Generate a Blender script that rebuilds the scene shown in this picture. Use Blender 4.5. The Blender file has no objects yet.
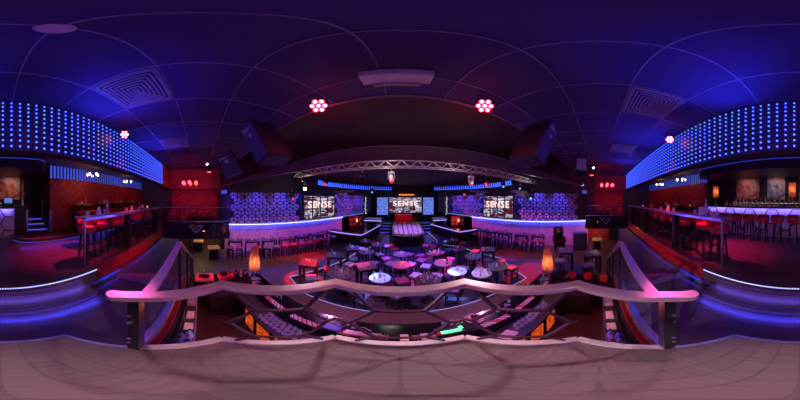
import bpy, bmesh, math, random
from mathutils import Vector, Matrix
random.seed(7)
PI = math.pi
scene = bpy.context.scene
C = scene.collection
CAM = Vector((0, 0, 1.6))
R = math.radians

# ------------------------------------------------------------------ helpers
def P(px, py, z):
    """Survey point: where the sight line of bearing px / depression py meets the horizontal level z."""
    lon = R((px - 400) * .45); lat = R((200 - py) * .45)
    d = (z - CAM.z) / math.tan(lat)
    return Vector((d * math.sin(lon), d * math.cos(lon), z))

def D(px, py, d):
    """Survey point at horizontal distance d."""
    lon = R((px - 400) * .45); lat = R((200 - py) * .45)
    return Vector((d * math.sin(lon), d * math.cos(lon), CAM.z + d * math.tan(lat)))

class MB:
    def __init__(self): self.v = []; self.f = []
    def add(self, vs, fs):
        b = len(self.v); self.v += [tuple(x) for x in vs]; self.f += [tuple(b + i for i in f) for f in fs]; return self
    def box(self, c, s, rz=0, m=None):
        cx, cy, cz = c; hx, hy, hz = s[0] / 2, s[1] / 2, s[2] / 2
        vs = [Vector((x, y, z)) for z in (-hz, hz) for y in (-hy, hy) for x in (-hx, hx)]
        if m is not None: vs = [m @ v for v in vs]
        elif rz: vs = [Matrix.Rotation(rz, 3, 'Z') @ v for v in vs]
        vs = [v + Vector(c) for v in vs]
        return self.add(vs, [(0, 2, 3, 1), (4, 5, 7, 6), (0, 1, 5, 4), (2, 6, 7, 3), (0, 4, 6, 2), (1, 3, 7, 5)])
    def bb(self, x0, x1, y0, y1, z0, z1):
        return self.box(((x0 + x1) / 2, (y0 + y1) / 2, (z0 + z1) / 2), (abs(x1 - x0), abs(y1 - y0), abs(z1 - z0)))
    def rbox(self, c, s, bev=.02, rz=0, m=None):
        """Box with all edges chamfered."""
        bm = bmesh.new(); bmesh.ops.create_cube(bm, size=1)
        for v in bm.verts: v.co = Vector((v.co.x * s[0], v.co.y * s[1], v.co.z * s[2]))
        bmesh.ops.bevel(bm, geom=bm.edges[:], offset=min(bev, min(s) * .45), segments=2, affect='EDGES', profile=.6)
        M3 = m if m is not None else Matrix.Rotation(rz, 3, 'Z')
        bm.verts.index_update()
        vs = [M3 @ v.co + Vector(c) for v in bm.verts]; fs = [[v.index for v in f.verts] for f in bm.faces]
        bm.free(); return self.add(vs, fs)
    def bar(self, a, b, w, h, up=(0, 0, 1)):
        a, b = Vector(a), Vector(b); d = (b - a)
        if d.length < 1e-6: return self
        d.normalize(); u = Vector(up)
        if abs(d.dot(u)) > .98: u = Vector((1, 0, 0))
        s = d.cross(u).normalized(); u = s.cross(d).normalized()
        vs = []
        for p in (a, b):
            for i, j in ((-1, -1), (1, -1), (1, 1), (-1, 1)):
                vs.append(p + s * (w / 2 * i) + u * (h / 2 * j))
        return self.add(vs, [(0, 3, 2, 1), (4, 5, 6, 7), (0, 1, 5, 4), (1, 2, 6, 5), (2, 3, 7, 6), (3, 0, 4, 7)])
    def cyl(self, a, b, r0, r1=None, n=12, cap=True):
        if r1 is None: r1 = r0
        a, b = Vector(a), Vector(b); d = (b - a).normalized()
        u = Vector((0, 0, 1)) if abs(d.z) < .9 else Vector((1, 0, 0))
        s = d.cross(u).normalized(); u = s.cross(d)
        vs = []
        for p, r in ((a, r0), (b, r1)):
            for k in range(n):
                t = 2 * PI * k / n; vs.append(p + s * (r * math.cos(t)) + u * (r * math.sin(t)))
        fs = [(k, (k + 1) % n, n + (k + 1) % n, n + k) for k in range(n)]
        if cap: fs += [tuple(range(n - 1, -1, -1)), tuple(range(n, 2 * n))]
        return self.add(vs, fs)
    def tube(self, pts, r, n=8):
        for a, b in zip(pts, pts[1:]): self.cyl(a, b, r, n=n)
        return self
    def lathe(self, prof, c=(0, 0, 0), n=16):
        cx, cy, cz = c; vs = []; fs = []
        for r, z in prof:
            for k in range(n):
                t = 2 * PI * k / n; vs.append((cx + r * math.cos(t), cy + r * math.sin(t), cz + z))
        for i in range(len(prof) - 1):
            for k in range(n):
                fs.append((i * n + k, i * n + (k + 1) % n, (i + 1) * n + (k + 1) % n, (i + 1) * n + k))
        fs.append(tuple(range(n - 1, -1, -1))); L = (len(prof) - 1) * n; fs.append(tuple(range(L, L + n)))
        return self.add(vs, fs)
    def ring(self, c, ra, r, n=24, m=6, a0=0, a1=2 * PI):
        full = abs(a1 - a0 - 2 * PI) < 1e-6
        pts = [Vector((c[0] + ra * math.cos(a0 + (a1 - a0) * k / n), c[1] + ra * math.sin(a0 + (a1 - a0) * k / n), c[2])) for k in range(n + 1)]
        return self.tube(pts, r, m)
    def sphere(self, c, r, n=10, sz=1):
        prof = [(max(r * math.sin(PI * i / n), 1e-4), -r * sz * math.cos(PI * i / n)) for i in range(n + 1)]
        return self.lathe(prof, c, n + 2)
    def prism(self, poly, z0, z1):
        n = len(poly)
        a = sum(poly[i][0] * poly[(i + 1) % n][1] - poly[(i + 1) % n][0] * poly[i][1] for i in range(n))
        if a < 0: poly = poly[::-1]
        vs = [(x, y, z0) for x, y in poly] + [(x, y, z1) for x, y in poly]
        fs = [tuple(range(n - 1, -1, -1)), tuple(range(n, 2 * n))] + [(i, (i + 1) % n, n + (i + 1) % n, n + i) for i in range(n)]
        return self.add(vs, fs)
    def strip(self, pts, z0, z1, t):
        """Upright wall of thickness t along a plan polyline (t measured to the right of travel)."""
        pts = [Vector((p[0], p[1])) for p in pts]; off = []
        for i, p in enumerate(pts):
            d = (pts[min(i + 1, len(pts) - 1)] - pts[max(i - 1, 0)]).normalized()
            off.append(p + Vector((d.y, -d.x)) * t)
        vs = []; n = len(pts)
        for L in (pts, off):
            for z in (z0, z1): vs += [(p.x, p.y, z) for p in L]
        fs = []
        for i in range(n - 1):
            a, b, c, d = i, n + i, 2 * n + i, 3 * n + i
            fs += [(a, a + 1, b + 1, b), (c + 1, c, d, d + 1), (b, b + 1, d + 1, d), (a + 1, a, c, c + 1)]
        fs += [(0, n, 3 * n, 2 * n), (n - 1, 3 * n - 1, 4 * n - 1, 2 * n - 1)]
        return self.add(vs, fs)
    def build(self, name, mat, parent=None, smooth=False):
        me = bpy.data.meshes.new(name); me.from_pydata(self.v, [], self.f); me.update()
        bm = bmesh.new(); bm.from_mesh(me); bmesh.ops.recalc_face_normals(bm, faces=bm.faces[:]); bm.to_mesh(me); bm.free()
        me.materials.append(mat)
        if smooth:
            for p in me.polygons: p.use_smooth = True
            if hasattr(me, 'set_sharp_from_angle'): me.set_sharp_from_angle(angle=R(40))
        o = bpy.data.objects.new(name, me); C.objects.link(o)
        if parent is not None: o.parent = parent
        return o

def tag(o, label, cat, group=None):
    o['label'] = label; o['category'] = cat
    if group: o['group'] = group
    return o
def struct(o):
    o['kind'] = 'structure'; return o
def thing(name, label, cat, loc=(0, 0, 0), rz=0, group=None):
    o = bpy.data.objects.new(name, None); C.objects.link(o)
    o.empty_display_size = .1
    o.location = loc; o.rotation_euler = (0, 0, rz)
    return tag(o, label, cat, group)
def dup(root, loc, rz=0, label=None, group=None):
    r = root.copy(); C.objects.link(r); r.location = loc; r.rotation_euler = (0, 0, rz)
    if label: r['label'] = label
    if group: r['group'] = group
    elif 'group' in r: del r['group']
    for ch in list(root.children):
        c = ch.copy(); C.objects.link(c); c.parent = r
        for g in list(ch.children):
            d = g.copy(); C.objects.link(d); d.parent = c
    return r
class Proto:
    """First placing moves the original, later ones copy it."""
    def __init__(self, root): self.root = root; self.used = False
    def put(self, loc, rz, label, group=None):
        if not self.used:
            self.used = True; o = self.root; o.location = loc; o.rotation_euler = (0, 0, rz); o['label'] = label
            if group: o['group'] = group
            return o
        return dup(self.root, loc, rz, label, group)

# ------------------------------------------------------------------ materials
def mat(name, col, rough=.5, metal=0., emit=None, es=0., var=.15, scale=8., bump=0., spec=.5, alpha=1., coat=0.):
    m = bpy.data.materials.new(name); m.use_nodes = True
    nt = m.node_tree; b = nt.nodes['Principled BSDF']
    b.inputs['Roughness'].default_value = rough; b.inputs['Metallic'].default_value = metal
    b.inputs['Specular IOR Level'].default_value = spec
    if coat: b.inputs['Coat Weight'].default_value = coat; b.inputs['Coat Roughness'].default_value = .12
    tc = nt.nodes.new('ShaderNodeTexCoord'); nz = nt.nodes.new('ShaderNodeTexNoise')
    nz.inputs['Scale'].default_value = scale; nz.inputs['Detail'].default_value = 4
    nt.links.new(tc.outputs['Object'], nz.inputs['Vector'])
    cr = nt.nodes.new('ShaderNodeValToRGB')
    cr.color_ramp.elements[0].position = .3; cr.color_ramp.elements[1].position = .7
    cr.color_ramp.elements[0].color = (*[c * (1 - var) for c in col], 1)
    cr.color_ramp.elements[1].color = (*[min(1, c * (1 + var)) for c in col], 1)
    nt.links.new(nz.outputs['Fac'], cr.inputs['Fac']); nt.links.new(cr.outputs['Color'], b.inputs['Base Color'])
    if bump:
        bp = nt.nodes.new('ShaderNodeBump'); bp.inputs['Strength'].default_value = bump; bp.inputs['Distance'].default_value = .02
        nt.links.new(nz.outputs['Fac'], bp.inputs['Height']); nt.links.new(bp.outputs['Normal'], b.inputs['Normal'])
    if emit is not None:
        b.inputs['Emission Color'].default_value = (*emit, 1); b.inputs['Emission Strength'].default_value = es
    if alpha < 1: b.inputs['Alpha'].default_value = alpha
    return m
def planks(name, c1, c2, rough=.35, w=.18, l=1.6, rot=0., gap=(0.01, .008, .008)):
    m = bpy.data.materials.new(name); m.use_nodes = True; nt = m.node_tree; b = nt.nodes['Principled BSDF']
    tc = nt.nodes.new('ShaderNodeTexCoord'); mp = nt.nodes.new('ShaderNodeMapping'); mp.inputs['Rotation'].default_value = (0, 0, rot)
    br = nt.nodes.new('ShaderNodeTexBrick'); br.inputs['Scale'].default_value = 1; br.inputs['Brick Width'].default_value = l
    br.inputs['Row Height'].default_value = w; br.inputs['Mortar Size'].default_value = .006
    br.inputs['Color1'].default_value = (*c1, 1); br.inputs['Color2'].default_value = (*c2, 1); br.inputs['Mortar'].default_value = (*gap, 1)
    nz = nt.nodes.new('ShaderNodeTexNoise'); nz.inputs['Scale'].default_value = 3; nz.inputs['Detail'].default_value = 6
    mp2 = nt.nodes.new('ShaderNodeMapping'); mp2.inputs['Scale'].default_value = (1, 14, 1); mp2.inputs['Rotation'].default_value = (0, 0, rot)
    mx = nt.nodes.new('ShaderNodeMixRGB'); mx.blend_type = 'MULTIPLY'; mx.inputs[0].default_value = .55
    L = nt.links.new
    L(tc.outputs['Object'], mp.inputs['Vector']); L(mp.outputs[0], br.inputs['Vector']); L(tc.outputs['Object'], mp2.inputs['Vector'])
    L(mp2.outputs[0], nz.inputs['Vector']); L(br.outputs['Color'], mx.inputs[1]); L(nz.outputs['Fac'], mx.inputs[2]); L(mx.outputs[0], b.inputs['Base Color'])
    b.inputs['Roughness'].default_value = rough
    bp = nt.nodes.new('ShaderNodeBump'); bp.inputs['Strength'].default_value = .15; bp.inputs['Distance'].default_value = .01
    L(nz.outputs['Fac'], bp.inputs['Height']); L(bp.outputs[0], b.inputs['Normal'])
    return m
def emis(name, col, s, var=0., scale=20.):
    """Something that gives off light: LED, bulb, lit lens."""
    m = bpy.data.materials.new(name); m.use_nodes = True; nt = m.node_tree; nt.nodes.clear()
    o = nt.nodes.new('ShaderNodeOutputMaterial'); e = nt.nodes.new('ShaderNodeEmission')
    e.inputs['Color'].default_value = (*col, 1); e.inputs['Strength'].default_value = s
    if var:
        tc = nt.nodes.new('ShaderNodeTexCoord'); nz = nt.nodes.new('ShaderNodeTexNoise'); nz.inputs['Scale'].default_value = scale
        mr = nt.nodes.new('ShaderNodeMapRange'); mr.inputs['To Min'].default_value = s * (1 - var); mr.inputs['To Max'].default_value = s * (1 + var)
        mr.inputs['From Min'].default_value = .3; mr.inputs['From Max'].default_value = .7
        nt.links.new(tc.outputs['Object'], nz.inputs['Vector']); nt.links.new(nz.outputs['Fac'], mr.inputs['Value']); nt.links.new(mr.outputs[0], e.inputs['Strength'])
    nt.links.new(e.outputs[0], o.inputs[0]); return m
def glass(name, col, alpha=.35, rough=.05):
    return mat(name, col, rough, 0, var=.05, alpha=alpha, spec=.8)
def screen_mat(name, ramp, scale, s, stretch=(1, 1, 3), dist=4):
    """A lit video screen: moving-liquid pattern shown in the given colours."""
    m = bpy.data.materials.new(name); m.use_nodes = True; nt = m.node_tree; nt.nodes.clear(); L = nt.links.new
    o = nt.nodes.new('ShaderNodeOutputMaterial'); e = nt.nodes.new('ShaderNodeEmission'); e.inputs['Strength'].default_value = s
    tc = nt.nodes.new('ShaderNodeTexCoord'); mp = nt.nodes.new('ShaderNodeMapping'); mp.inputs['Scale'].default_value = stretch
    wv = nt.nodes.new('ShaderNodeTexNoise'); wv.inputs['Scale'].default_value = scale; wv.inputs['Distortion'].default_value = dist; wv.inputs['Detail'].default_value = 3
    cr = nt.nodes.new('ShaderNodeValToRGB'); els = cr.color_ramp.elements
    while len(els) < len(ramp): els.new(.5)
    for el, (p, c) in zip(els, ramp): el.position = p; el.color = (*c, 1)
    L(tc.outputs['Object'], mp.inputs[0]); L(mp.outputs[0], wv.inputs['Vector']); L(wv.outputs['Fac'], cr.inputs[0]); L(cr.outputs[0], e.inputs[0]); L(e.outputs[0], o.inputs[0])
    return m
def brick_mat(name, c1, c2, mortar, sx, sz, rough=.7):
    m = bpy.data.materials.new(name); m.use_nodes = True; nt = m.node_tree; b = nt.nodes['Principled BSDF']; L = nt.links.new
    tc = nt.nodes.new('ShaderNodeTexCoord'); sp = nt.nodes.new('ShaderNodeSeparateXYZ'); ad = nt.nodes.new('ShaderNodeMath'); cb = nt.nodes.new('ShaderNodeCombineXYZ')
    L(tc.outputs['Object'], sp.inputs[0]); L(sp.outputs[0], ad.inputs[0]); L(sp.outputs[1], ad.inputs[1]); L(ad.outputs[0], cb.inputs[0]); L(sp.outputs[2], cb.inputs[1])
    br = nt.nodes.new('ShaderNodeTexBrick'); br.inputs['Scale'].default_value = 1; br.inputs['Brick Width'].default_value = sx; br.inputs['Row Height'].default_value = sz
    br.inputs['Mortar Size'].default_value = .012
    br.inputs['Color1'].default_value = (*c1, 1); br.inputs['Color2'].default_value = (*c2, 1); br.inputs['Mortar'].default_value = (*mortar, 1)
    L(cb.outputs[0], br.inputs['Vector']); L(br.outputs['Color'], b.inputs['Base Color']); b.inputs['Roughness'].default_value = rough
    return m

deckwood = planks('dark_deck_planks', (.16, .10, .10), (.13, .085, .085), .38, rot=0, gap=(.075, .05, .05))
hallwood = planks('brown_hall_planks', (.20, .12, .09), (.17, .105, .08), .42, rot=R(90), gap=(.09, .055, .045))
staffwood = planks('red_brown_boards', (.30, .10, .07), (.22, .075, .055), .45, w=.22, rot=R(20))
platwood = planks('grey_brown_platform_boards', (.30, .22, .21), (.27, .20, .19), .5, w=.11, l=1.2, rot=R(90), gap=(.225, .165, .16))
dancefloor = planks('dark_dance_floor', (.16, .14, .17), (.12, .11, .14), .3, w=.3, l=.6, rot=R(0))
ceil_tile = mat('matt_ceiling_board', (.050, .045, .16), .85, var=.06, scale=3)
ceil_dark = mat('black_ceiling_paint', (.04, .025, .035), .8, var=.15, scale=3)
bulk_paint = mat('plum_bulkhead_paint', (.13, .09, .15), .6, var=.1, scale=3)
dark_paint = mat('charcoal_wall_paint', (.05, .045, .06), .6, var=.15, scale=3)
black_paint = mat('black_wall_paint', (.02, .018, .025), .55, var=.2, scale=3)
blue_paint = mat('slate_blue_wall_paint', (.10, .11, .19), .55, var=.15, scale=3)
plain_red = mat('dark_red_wall_paint', (.35, .05, .07), .55, var=.1, scale=3)
tufted = mat('deep_buttoned_red_leather', (.42, .03, .05), .38, var=.12, scale=6)
concrete = mat('fair_faced_concrete', (.52, .46, .50), .7, var=.14, scale=2.2, bump=.15)
hole_mat = mat('tie_hole_shadow_plug', (.07, .05, .07), .8)
red_gloss = mat('red_lacquered_board', (.45, .025, .03), .3, var=.12, scale=4)
nosing = mat('brushed_metal_nosing', (.62, .55, .58), .3, 1)
steel = mat('brushed_steel', (.68, .62, .66), .28, 1, var=.1, scale=30)
rail_metal = mat('satin_rail_top', (.70, .60, .64), .36, .45, var=.08, scale=30)
trim_alu = mat('pale_satin_edge_metal', (.78, .72, .70), .42, .15)
alu = mat('bare_truss_aluminium', (.85, .82, .78), .35, .3, var=.05)
blackmetal = mat('black_powder_coat', (.022, .02, .024), .4, .4)
plum_metal = mat('plum_painted_steel', (.13, .06, .10), .35, .5)
blackwood = mat('black_stained_wood', (.028, .02, .02), .4, var=.3, scale=12)
redwood = mat('red_stained_wood', (.12, .03, .03), .4, var=.3, scale=12)
blackgloss = mat('black_gloss_top', (.012, .011, .014), .14, var=.2, spec=.7)
greytop = mat('dark_grey_work_top', (.06, .058, .065), .35, var=.2, scale=10)
seat_red = mat('red_leatherette', (.55, .03, .06), .38, var=.12)
seat_grey = mat('mauve_leatherette', (.26, .21, .26), .42, var=.12)
seat_plum = mat('plum_leatherette', (.40, .10, .25), .42, var=.12)
tabletop = mat('grey_laminate_top', (.20, .18, .20), .3, var=.15, scale=10)
darktop = mat('dark_laminate_top', (.09, .07, .09), .25, var=.2, scale=10)
ledgetop = mat('frosted_ledge_top', (.42, .42, .50), .2, var=.08)
white_pl = mat('white_plastic', (.75, .74, .76), .45)
rib_grey = mat('grey_rib_inlay', (.26, .25, .30), .4)
pale_tile = mat('pale_grey_fitting', (.55, .54, .58), .4)
glass_clear = glass('clear_drinking_glass', (.8, .85, .95), .38)
glass_dark = glass('dark_tinted_glass', (.02, .02, .035), .9, .06)
glass_pane = glass('clear_pane', (.25, .28, .40), .14)
bottle_dark = mat('dark_bottle_glass', (.03, .035, .03), .1, spec=.8)
bottle_blue = mat('pale_blue_bottle', (.35, .5, .85), .1, spec=.8)
bottle_clear = glass('clear_bottle_glass', (.75, .75, .85), .6)
bottle_amber = mat('amber_bottle_glass', (.35, .12, .03), .12, spec=.8)
label_white = mat('white_paper_label', (.8, .78, .78), .6)
label_red = mat('red_paper_label', (.7, .08, .06), .6)
red_plastic = mat('red_plastic', (.65, .04, .06), .35, var=.1)
matt_pattern = brick_mat('red_white_bar_mat', (.62, .03, .03), (.85, .72, .66), (.12, .02, .02), .09, .05)
brick_red = brick_mat('red_brick_face', (.34, .06, .05), (.22, .04, .035), (.05, .02, .02), .45, .22)
dots_mat = brick_mat('perforated_drip_rail', (.55, .5, .45), (.10, .08, .08), (.02, .02, .02), .035, .03, .35)
fabric_spk = mat('black_speaker_grille', (.10, .10, .15), .6, var=.5, scale=120)
spk_body = mat('black_speaker_paint', (.018, .017, .03), .45, var=.15, scale=40)
cloth_white = mat('white_table_cloth', (.50, .50, .56), .6)

e_blue = emis('blue_led', (.05, .06, 1.), 60)
e_blue_bead = emis('blue_led_bead', (.035, .085, 1.), 5.5)
e_blue_soft = emis('soft_blue_led', (.09, .10, 1.), 1.1)
e_blue_back = emis('pale_blue_backlight', (.07, .10, .8), .75)
e_violet = emis('violet_led', (.36, .22, 1.), 1.4)
e_ledge = emis('pale_blue_ledge_light', (.28, .33, 1.), .75)
e_step = emis('white_blue_step_led', (.42, .45, 1.), 2.2)
e_edge = emis('violet_step_edge_led', (.45, .35, 1.), .8)
e_red = emis('red_lens', (1., .015, .05), 20)
e_redhot = emis('hot_red_lens', (1., .30, .34), 16)
e_redbulb = emis('red_bulb', (1., .04, .06), 7)
e_orange = emis('orange_fridge_light', (1., .11, .02), .55, .6, 9)
e_candle = emis('candle_flame', (1., .35, .06), 12)
e_warm = emis('warm_white_lens', (1., .80, .5), 60)
e_white = emis('cold_white_lens', (.85, .85, 1.), 25)
e_green = emis('green_display_light', (.10, 1., .30), 3)
e_bulb = emis('warm_bulb', (1., .62, .28), 9)
e_shelf_lamp = emis('orange_shelf_lamp', (1., .28, .06), 3)
e_lettering = emis('white_pink_screen_letters', (1., .68, .66), 1.3)
e_cyanpanel = emis('pale_blue_glowing_cloth', (.16, .26, .95), .8, .35, 3)

def lamp_shade_mat():
    m = bpy.data.materials.new('orange_lamp_shade'); m.use_nodes = True; nt = m.node_tree; nt.nodes.clear(); L = nt.links.new
    o = nt.nodes.new('ShaderNodeOutputMaterial'); tr = nt.nodes.new('ShaderNodeBsdfTransparent'); tl = nt.nodes.new('ShaderNodeBsdfTranslucent'); df = nt.nodes.new('ShaderNodeBsdfDiffuse')
    tr.inputs[0].default_value = (1, .7, .5, 1); tl.inputs[0].default_value = (1, .55, .42, 1); df.inputs[0].default_value = (.85, .55, .5, 1)
    nz = nt.nodes.new('ShaderNodeTexNoise'); nz.inputs['Scale'].default_value = 30
    cr = nt.nodes.new('ShaderNodeMapRange'); cr.inputs['To Min'].default_value = .2; cr.inputs['To Max'].default_value = .3
    L(nz.outputs['Fac'], cr.inputs[0])
    a = nt.nodes.new('ShaderNodeMixShader'); b = nt.nodes.new('ShaderNodeMixShader'); a.inputs[0].default_value = .25
    L(tl.outputs[0], a.inputs[1]); L(df.outputs[0], a.inputs[2]); L(cr.outputs[0], b.inputs[0]); L(a.outputs[0], b.inputs[1]); L(tr.outputs[0], b.inputs[2]); L(b.outputs[0], o.inputs[0])
    return m
shade_mat = lamp_shade_mat()

# ------------------------------------------------------------------ lights
def spot(loc, target, col, w, ang=40, blend=.5, r=.0):
    l = bpy.data.lights.new('beam', 'SPOT'); l.energy = w; l.color = col; l.spot_size = R(ang); l.spot_blend = blend; l.shadow_soft_size = r
    o = bpy.data.objects.new('beam', l); C.objects.link(o); o.location = loc
    o.rotation_euler = (Vector(target) - Vector(loc)).to_track_quat('-Z', 'Y').to_euler(); return o
def point(loc, col, w, r=.0):
    l = bpy.data.lights.new('glow', 'POINT'); l.energy = w; l.color = col; l.shadow_soft_size = r
    o = bpy.data.objects.new('glow', l); C.objects.link(o); o.location = loc; return o
def area(loc, target, sx, sy, col, w):
    l = bpy.data.lights.new('strip', 'AREA'); l.shape = 'RECTANGLE'; l.size = sx; l.size_y = sy; l.energy = w; l.color = col
    o = bpy.data.objects.new('strip', l); C.objects.link(o); o.location = loc
    d = (Vector(target) - Vector(loc)).normalized(); x = Vector((1, 0, 0)) if abs(d.x) < .9 else Vector((0, 1, 0)); y = d.cross(x).normalized(); x = y.cross(d)
    o.rotation_euler = Matrix((x, -y, -d)).transposed().to_euler() if Matrix((x, -y, -d)).determinant() > 0 else Matrix((x, y, -d)).transposed().to_euler(); return o
BLUE = (.045, .05, 1.); RED = (1., .015, .06); CRIM = (1., .02, .20); MAG = (1., .06, .78); VIO = (.50, .18, 1.); WARM = (1., .75, .5); PINK = (1., .3, .6)
# ------------------------------------------------------------------ camera and world
cd = bpy.data.cameras.new('camera'); cd.type = 'PANO'
try: cd.panorama_type = 'EQUIRECTANGULAR'
except Exception: pass
try: cd.cycles.panorama_type = 'EQUIRECTANGULAR'
except Exception: pass
cd.clip_start = .02
cam = bpy.data.objects.new('camera', cd); C.objects.link(cam); cam.location = CAM; cam.rotation_euler = (PI / 2, 0, 0); scene.camera = cam
w = bpy.data.worlds.new('night'); scene.world = w; w.use_nodes = True
w.node_tree.nodes['Background'].inputs[0].default_value = (.02, .01, .05, 1); w.node_tree.nodes['Background'].inputs[1].default_value = .02
scene.view_settings.view_transform = 'Standard'; scene.view_settings.look = 'None'; scene.view_settings.gamma = 1; scene.view_settings.exposure = 0
try: scene.view_settings.use_curve_mapping = False
except Exception: pass

ZL, ZD, ZH, ZS, ZC = -.12, .20, -2.0, -2.15, 3.8     # landing, upper deck, hall floor, sunken floor, ceiling
DY = -1.67                                            # front edge of the upper deck
LW = [(-8.9, 1.2), (-8.6, 1.7), (-7.78, 4.1), (-6.7, 7.3), (-5.5, 11.3), (-4.3, 15.6), (-3.85, 17.2)]     # hall side walls in plan
RW = [(10.5, .4), (10.3, 1.0), (9.3, 3.3), (8.17, 5.9), (6.8, 10.7), (5.52, 15.2), (5.06, 16.8)]
def on_wall(poly, px):
    t = R((px - 400) * .45); s, c = math.sin(t), math.cos(t)
    for (x0, y0), (x1, y1) in zip(poly, poly[1:]):
        a = x0 * c - y0 * s; b = x1 * c - y1 * s
        if a * b <= 0 and (x0 * s + y0 * c) > 0:
            k = a / (a - b); return Vector((x0 + (x1 - x0) * k, y0 + (y1 - y0) * k, 0))
def cut(poly, pa, pb, n=6):
    """Plan points of the wall between two bearings."""
    return [on_wall(poly, pa + (pb - pa) * i / n) for i in range(n + 1)]
def inward(poly, p, side, d):
    for (x0, y0), (x1, y1) in zip(poly, poly[1:]):
        if min(y0, y1) - .01 <= p.y <= max(y0, y1) + .01:
            t = Vector((x1 - x0, y1 - y0, 0)).normalized(); nrm = Vector((t.y, -t.x, 0)) if side < 0 else Vector((-t.y, t.x, 0)); return p + nrm * d, t
    return p, Vector((0, 1, 0))

# floors
struct(MB().prism([(-9.8, -6.2), (12, -6.2), (12, DY), (-9.8, DY)], -.05, ZD).build('floor_upper_deck', deckwood))
sunk = [(-2.75, 2.93), (2.75, 2.93), (4.3, 2.8), (5.2, 5.2), (4.7, 7.0), (4.2, 8.4), (3.2, 9.4), (2.9, 16.5), (-1.3, 16.5), (-1.9, 9.4), (-2.7, 8.0), (-3.05, 6.2), (-3.5, 5.0), (-4.0, 3.4)]
def hall_ring():
    """Hall floor with the dance floor cut out: a strip on each side, one in front and one behind."""
    m = MB()
    m.prism([(-9.8, -6.2), (12, -6.2), (12, 2.8), (4.3, 2.8), (2.75, 2.93), (-2.75, 2.93), (-4.0, 3.4), (-9.8, 3.4)], ZH - .25, ZH)
    m.prism([(-9.8, 3.4), (-4.0, 3.4), (-3.5, 5.0), (-3.05, 6.2), (-2.7, 8.0), (-1.9, 9.4), (-1.3, 16.5), (-9.8, 16.5)], ZH - .25, ZH)
    m.prism([(12, 2.8), (4.3, 2.8), (5.2, 5.2), (4.7, 7.0), (4.2, 8.4), (3.2, 9.4), (2.9, 16.5), (12, 16.5)], ZH - .25, ZH)
    m.prism([(-9.8, 16.5), (12, 16.5), (12, 19.5), (-9.8, 19.5)], ZH - .25, ZH)
    return m
struct(hall_ring().build('floor_hall', hallwood))
struct(MB().prism(sunk, ZS - .1, ZS).build('floor_dance', dancefloor))
m = MB(); n = len(sunk)
for i in list(range(0, 8)) + list(range(9, n)):
    a, b = sunk[i], sunk[(i + 1) % n]; m.bar((*a, ZH - .01), (*b, ZH - .01), .03, .03)
o = m.build('step_edge_light', e_edge); tag(o, 'glowing blue-white strip along the step edge around the dance floor', 'led strip')
# landing and camera platform
landing = [(-2.2, DY), (2.2, DY), (2.2, -.42), (-2.2, -.42)]
struct(MB().prism(landing, ZL - .3, ZL).build('floor_landing', deckwood))
def pol(lon, r): return (r * math.sin(R(lon)), r * math.cos(R(lon)))
PL = [pol(-117, .70), pol(-80, .83), pol(-29.25, .857), pol(29.25, .857), pol(80, .83), pol(119, .70), pol(150.75, .896), pol(-150.75, .896)]
struct(MB().prism(PL, -.34, 0).build('floor_platform', platwood))
m = MB()
for i in range(5):
    a, b = PL[i], PL[i + 1]; m.bar((*a, .014), (*b, .014), .06, .034)
struct(m.build('trim_1', trim_alu))
m = MB()
for a, b in ((PL[5], PL[6]), (PL[6], PL[7]), (PL[7], PL[0])): m.bar((*a, -.012), (*b, -.012), .03, .03)
struct(m.build('trim_2', nosing))
# steps between landing and deck
struct(MB().bb(-1.27, 1.27, DY, -1.31, ZL, .02).build('floor_step', deckwood))
struct(MB().bb(-1.27, 1.27, -1.335, -1.30, -.005, .028).build('trim_3', nosing))
m = MB()
k = -1.58
while k < 1.58:
    m.bb(k, k + .020, DY - .002, DY + .014, ZD - .002, ZD + .012); k += .034
tag(m.build('deck_edge_light', e_step), 'white-blue dotted light strip along the upper deck edge', 'led strip')
# red curbs along the deck
m = MB().bb(-5.25, -1.60, DY - .03, DY + .05, 0, .36); struct(m.build('trim_4', red_gloss))
m = MB().bb(1.60, 7.3, DY - .03, DY + .05, 0, .36); struct(m.build('trim_5', red_gloss))
struct(MB().bb(-5.25, -1.59, DY - .04, DY + .06, .36, .375).build('trim_6', nosing))
struct(MB().bb(1.59, 7.3, DY - .04, DY + .06, .36, .375).build('trim_7', nosing))
# walls below deck and landing
struct(MB().bb(-9.8, -1.3, DY - .02, DY + .10, ZH, -.05).build('wall_stair_west', blue_paint))
struct(MB().bb(1.3, 12, DY - .02, DY + .10, ZH, -.05).build('wall_stair_east', blue_paint))
struct(MB().bb(-2.2, 2.2, -.56, -.44, ZH, ZL - .3).build('wall_under_landing', dark_paint))
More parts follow.
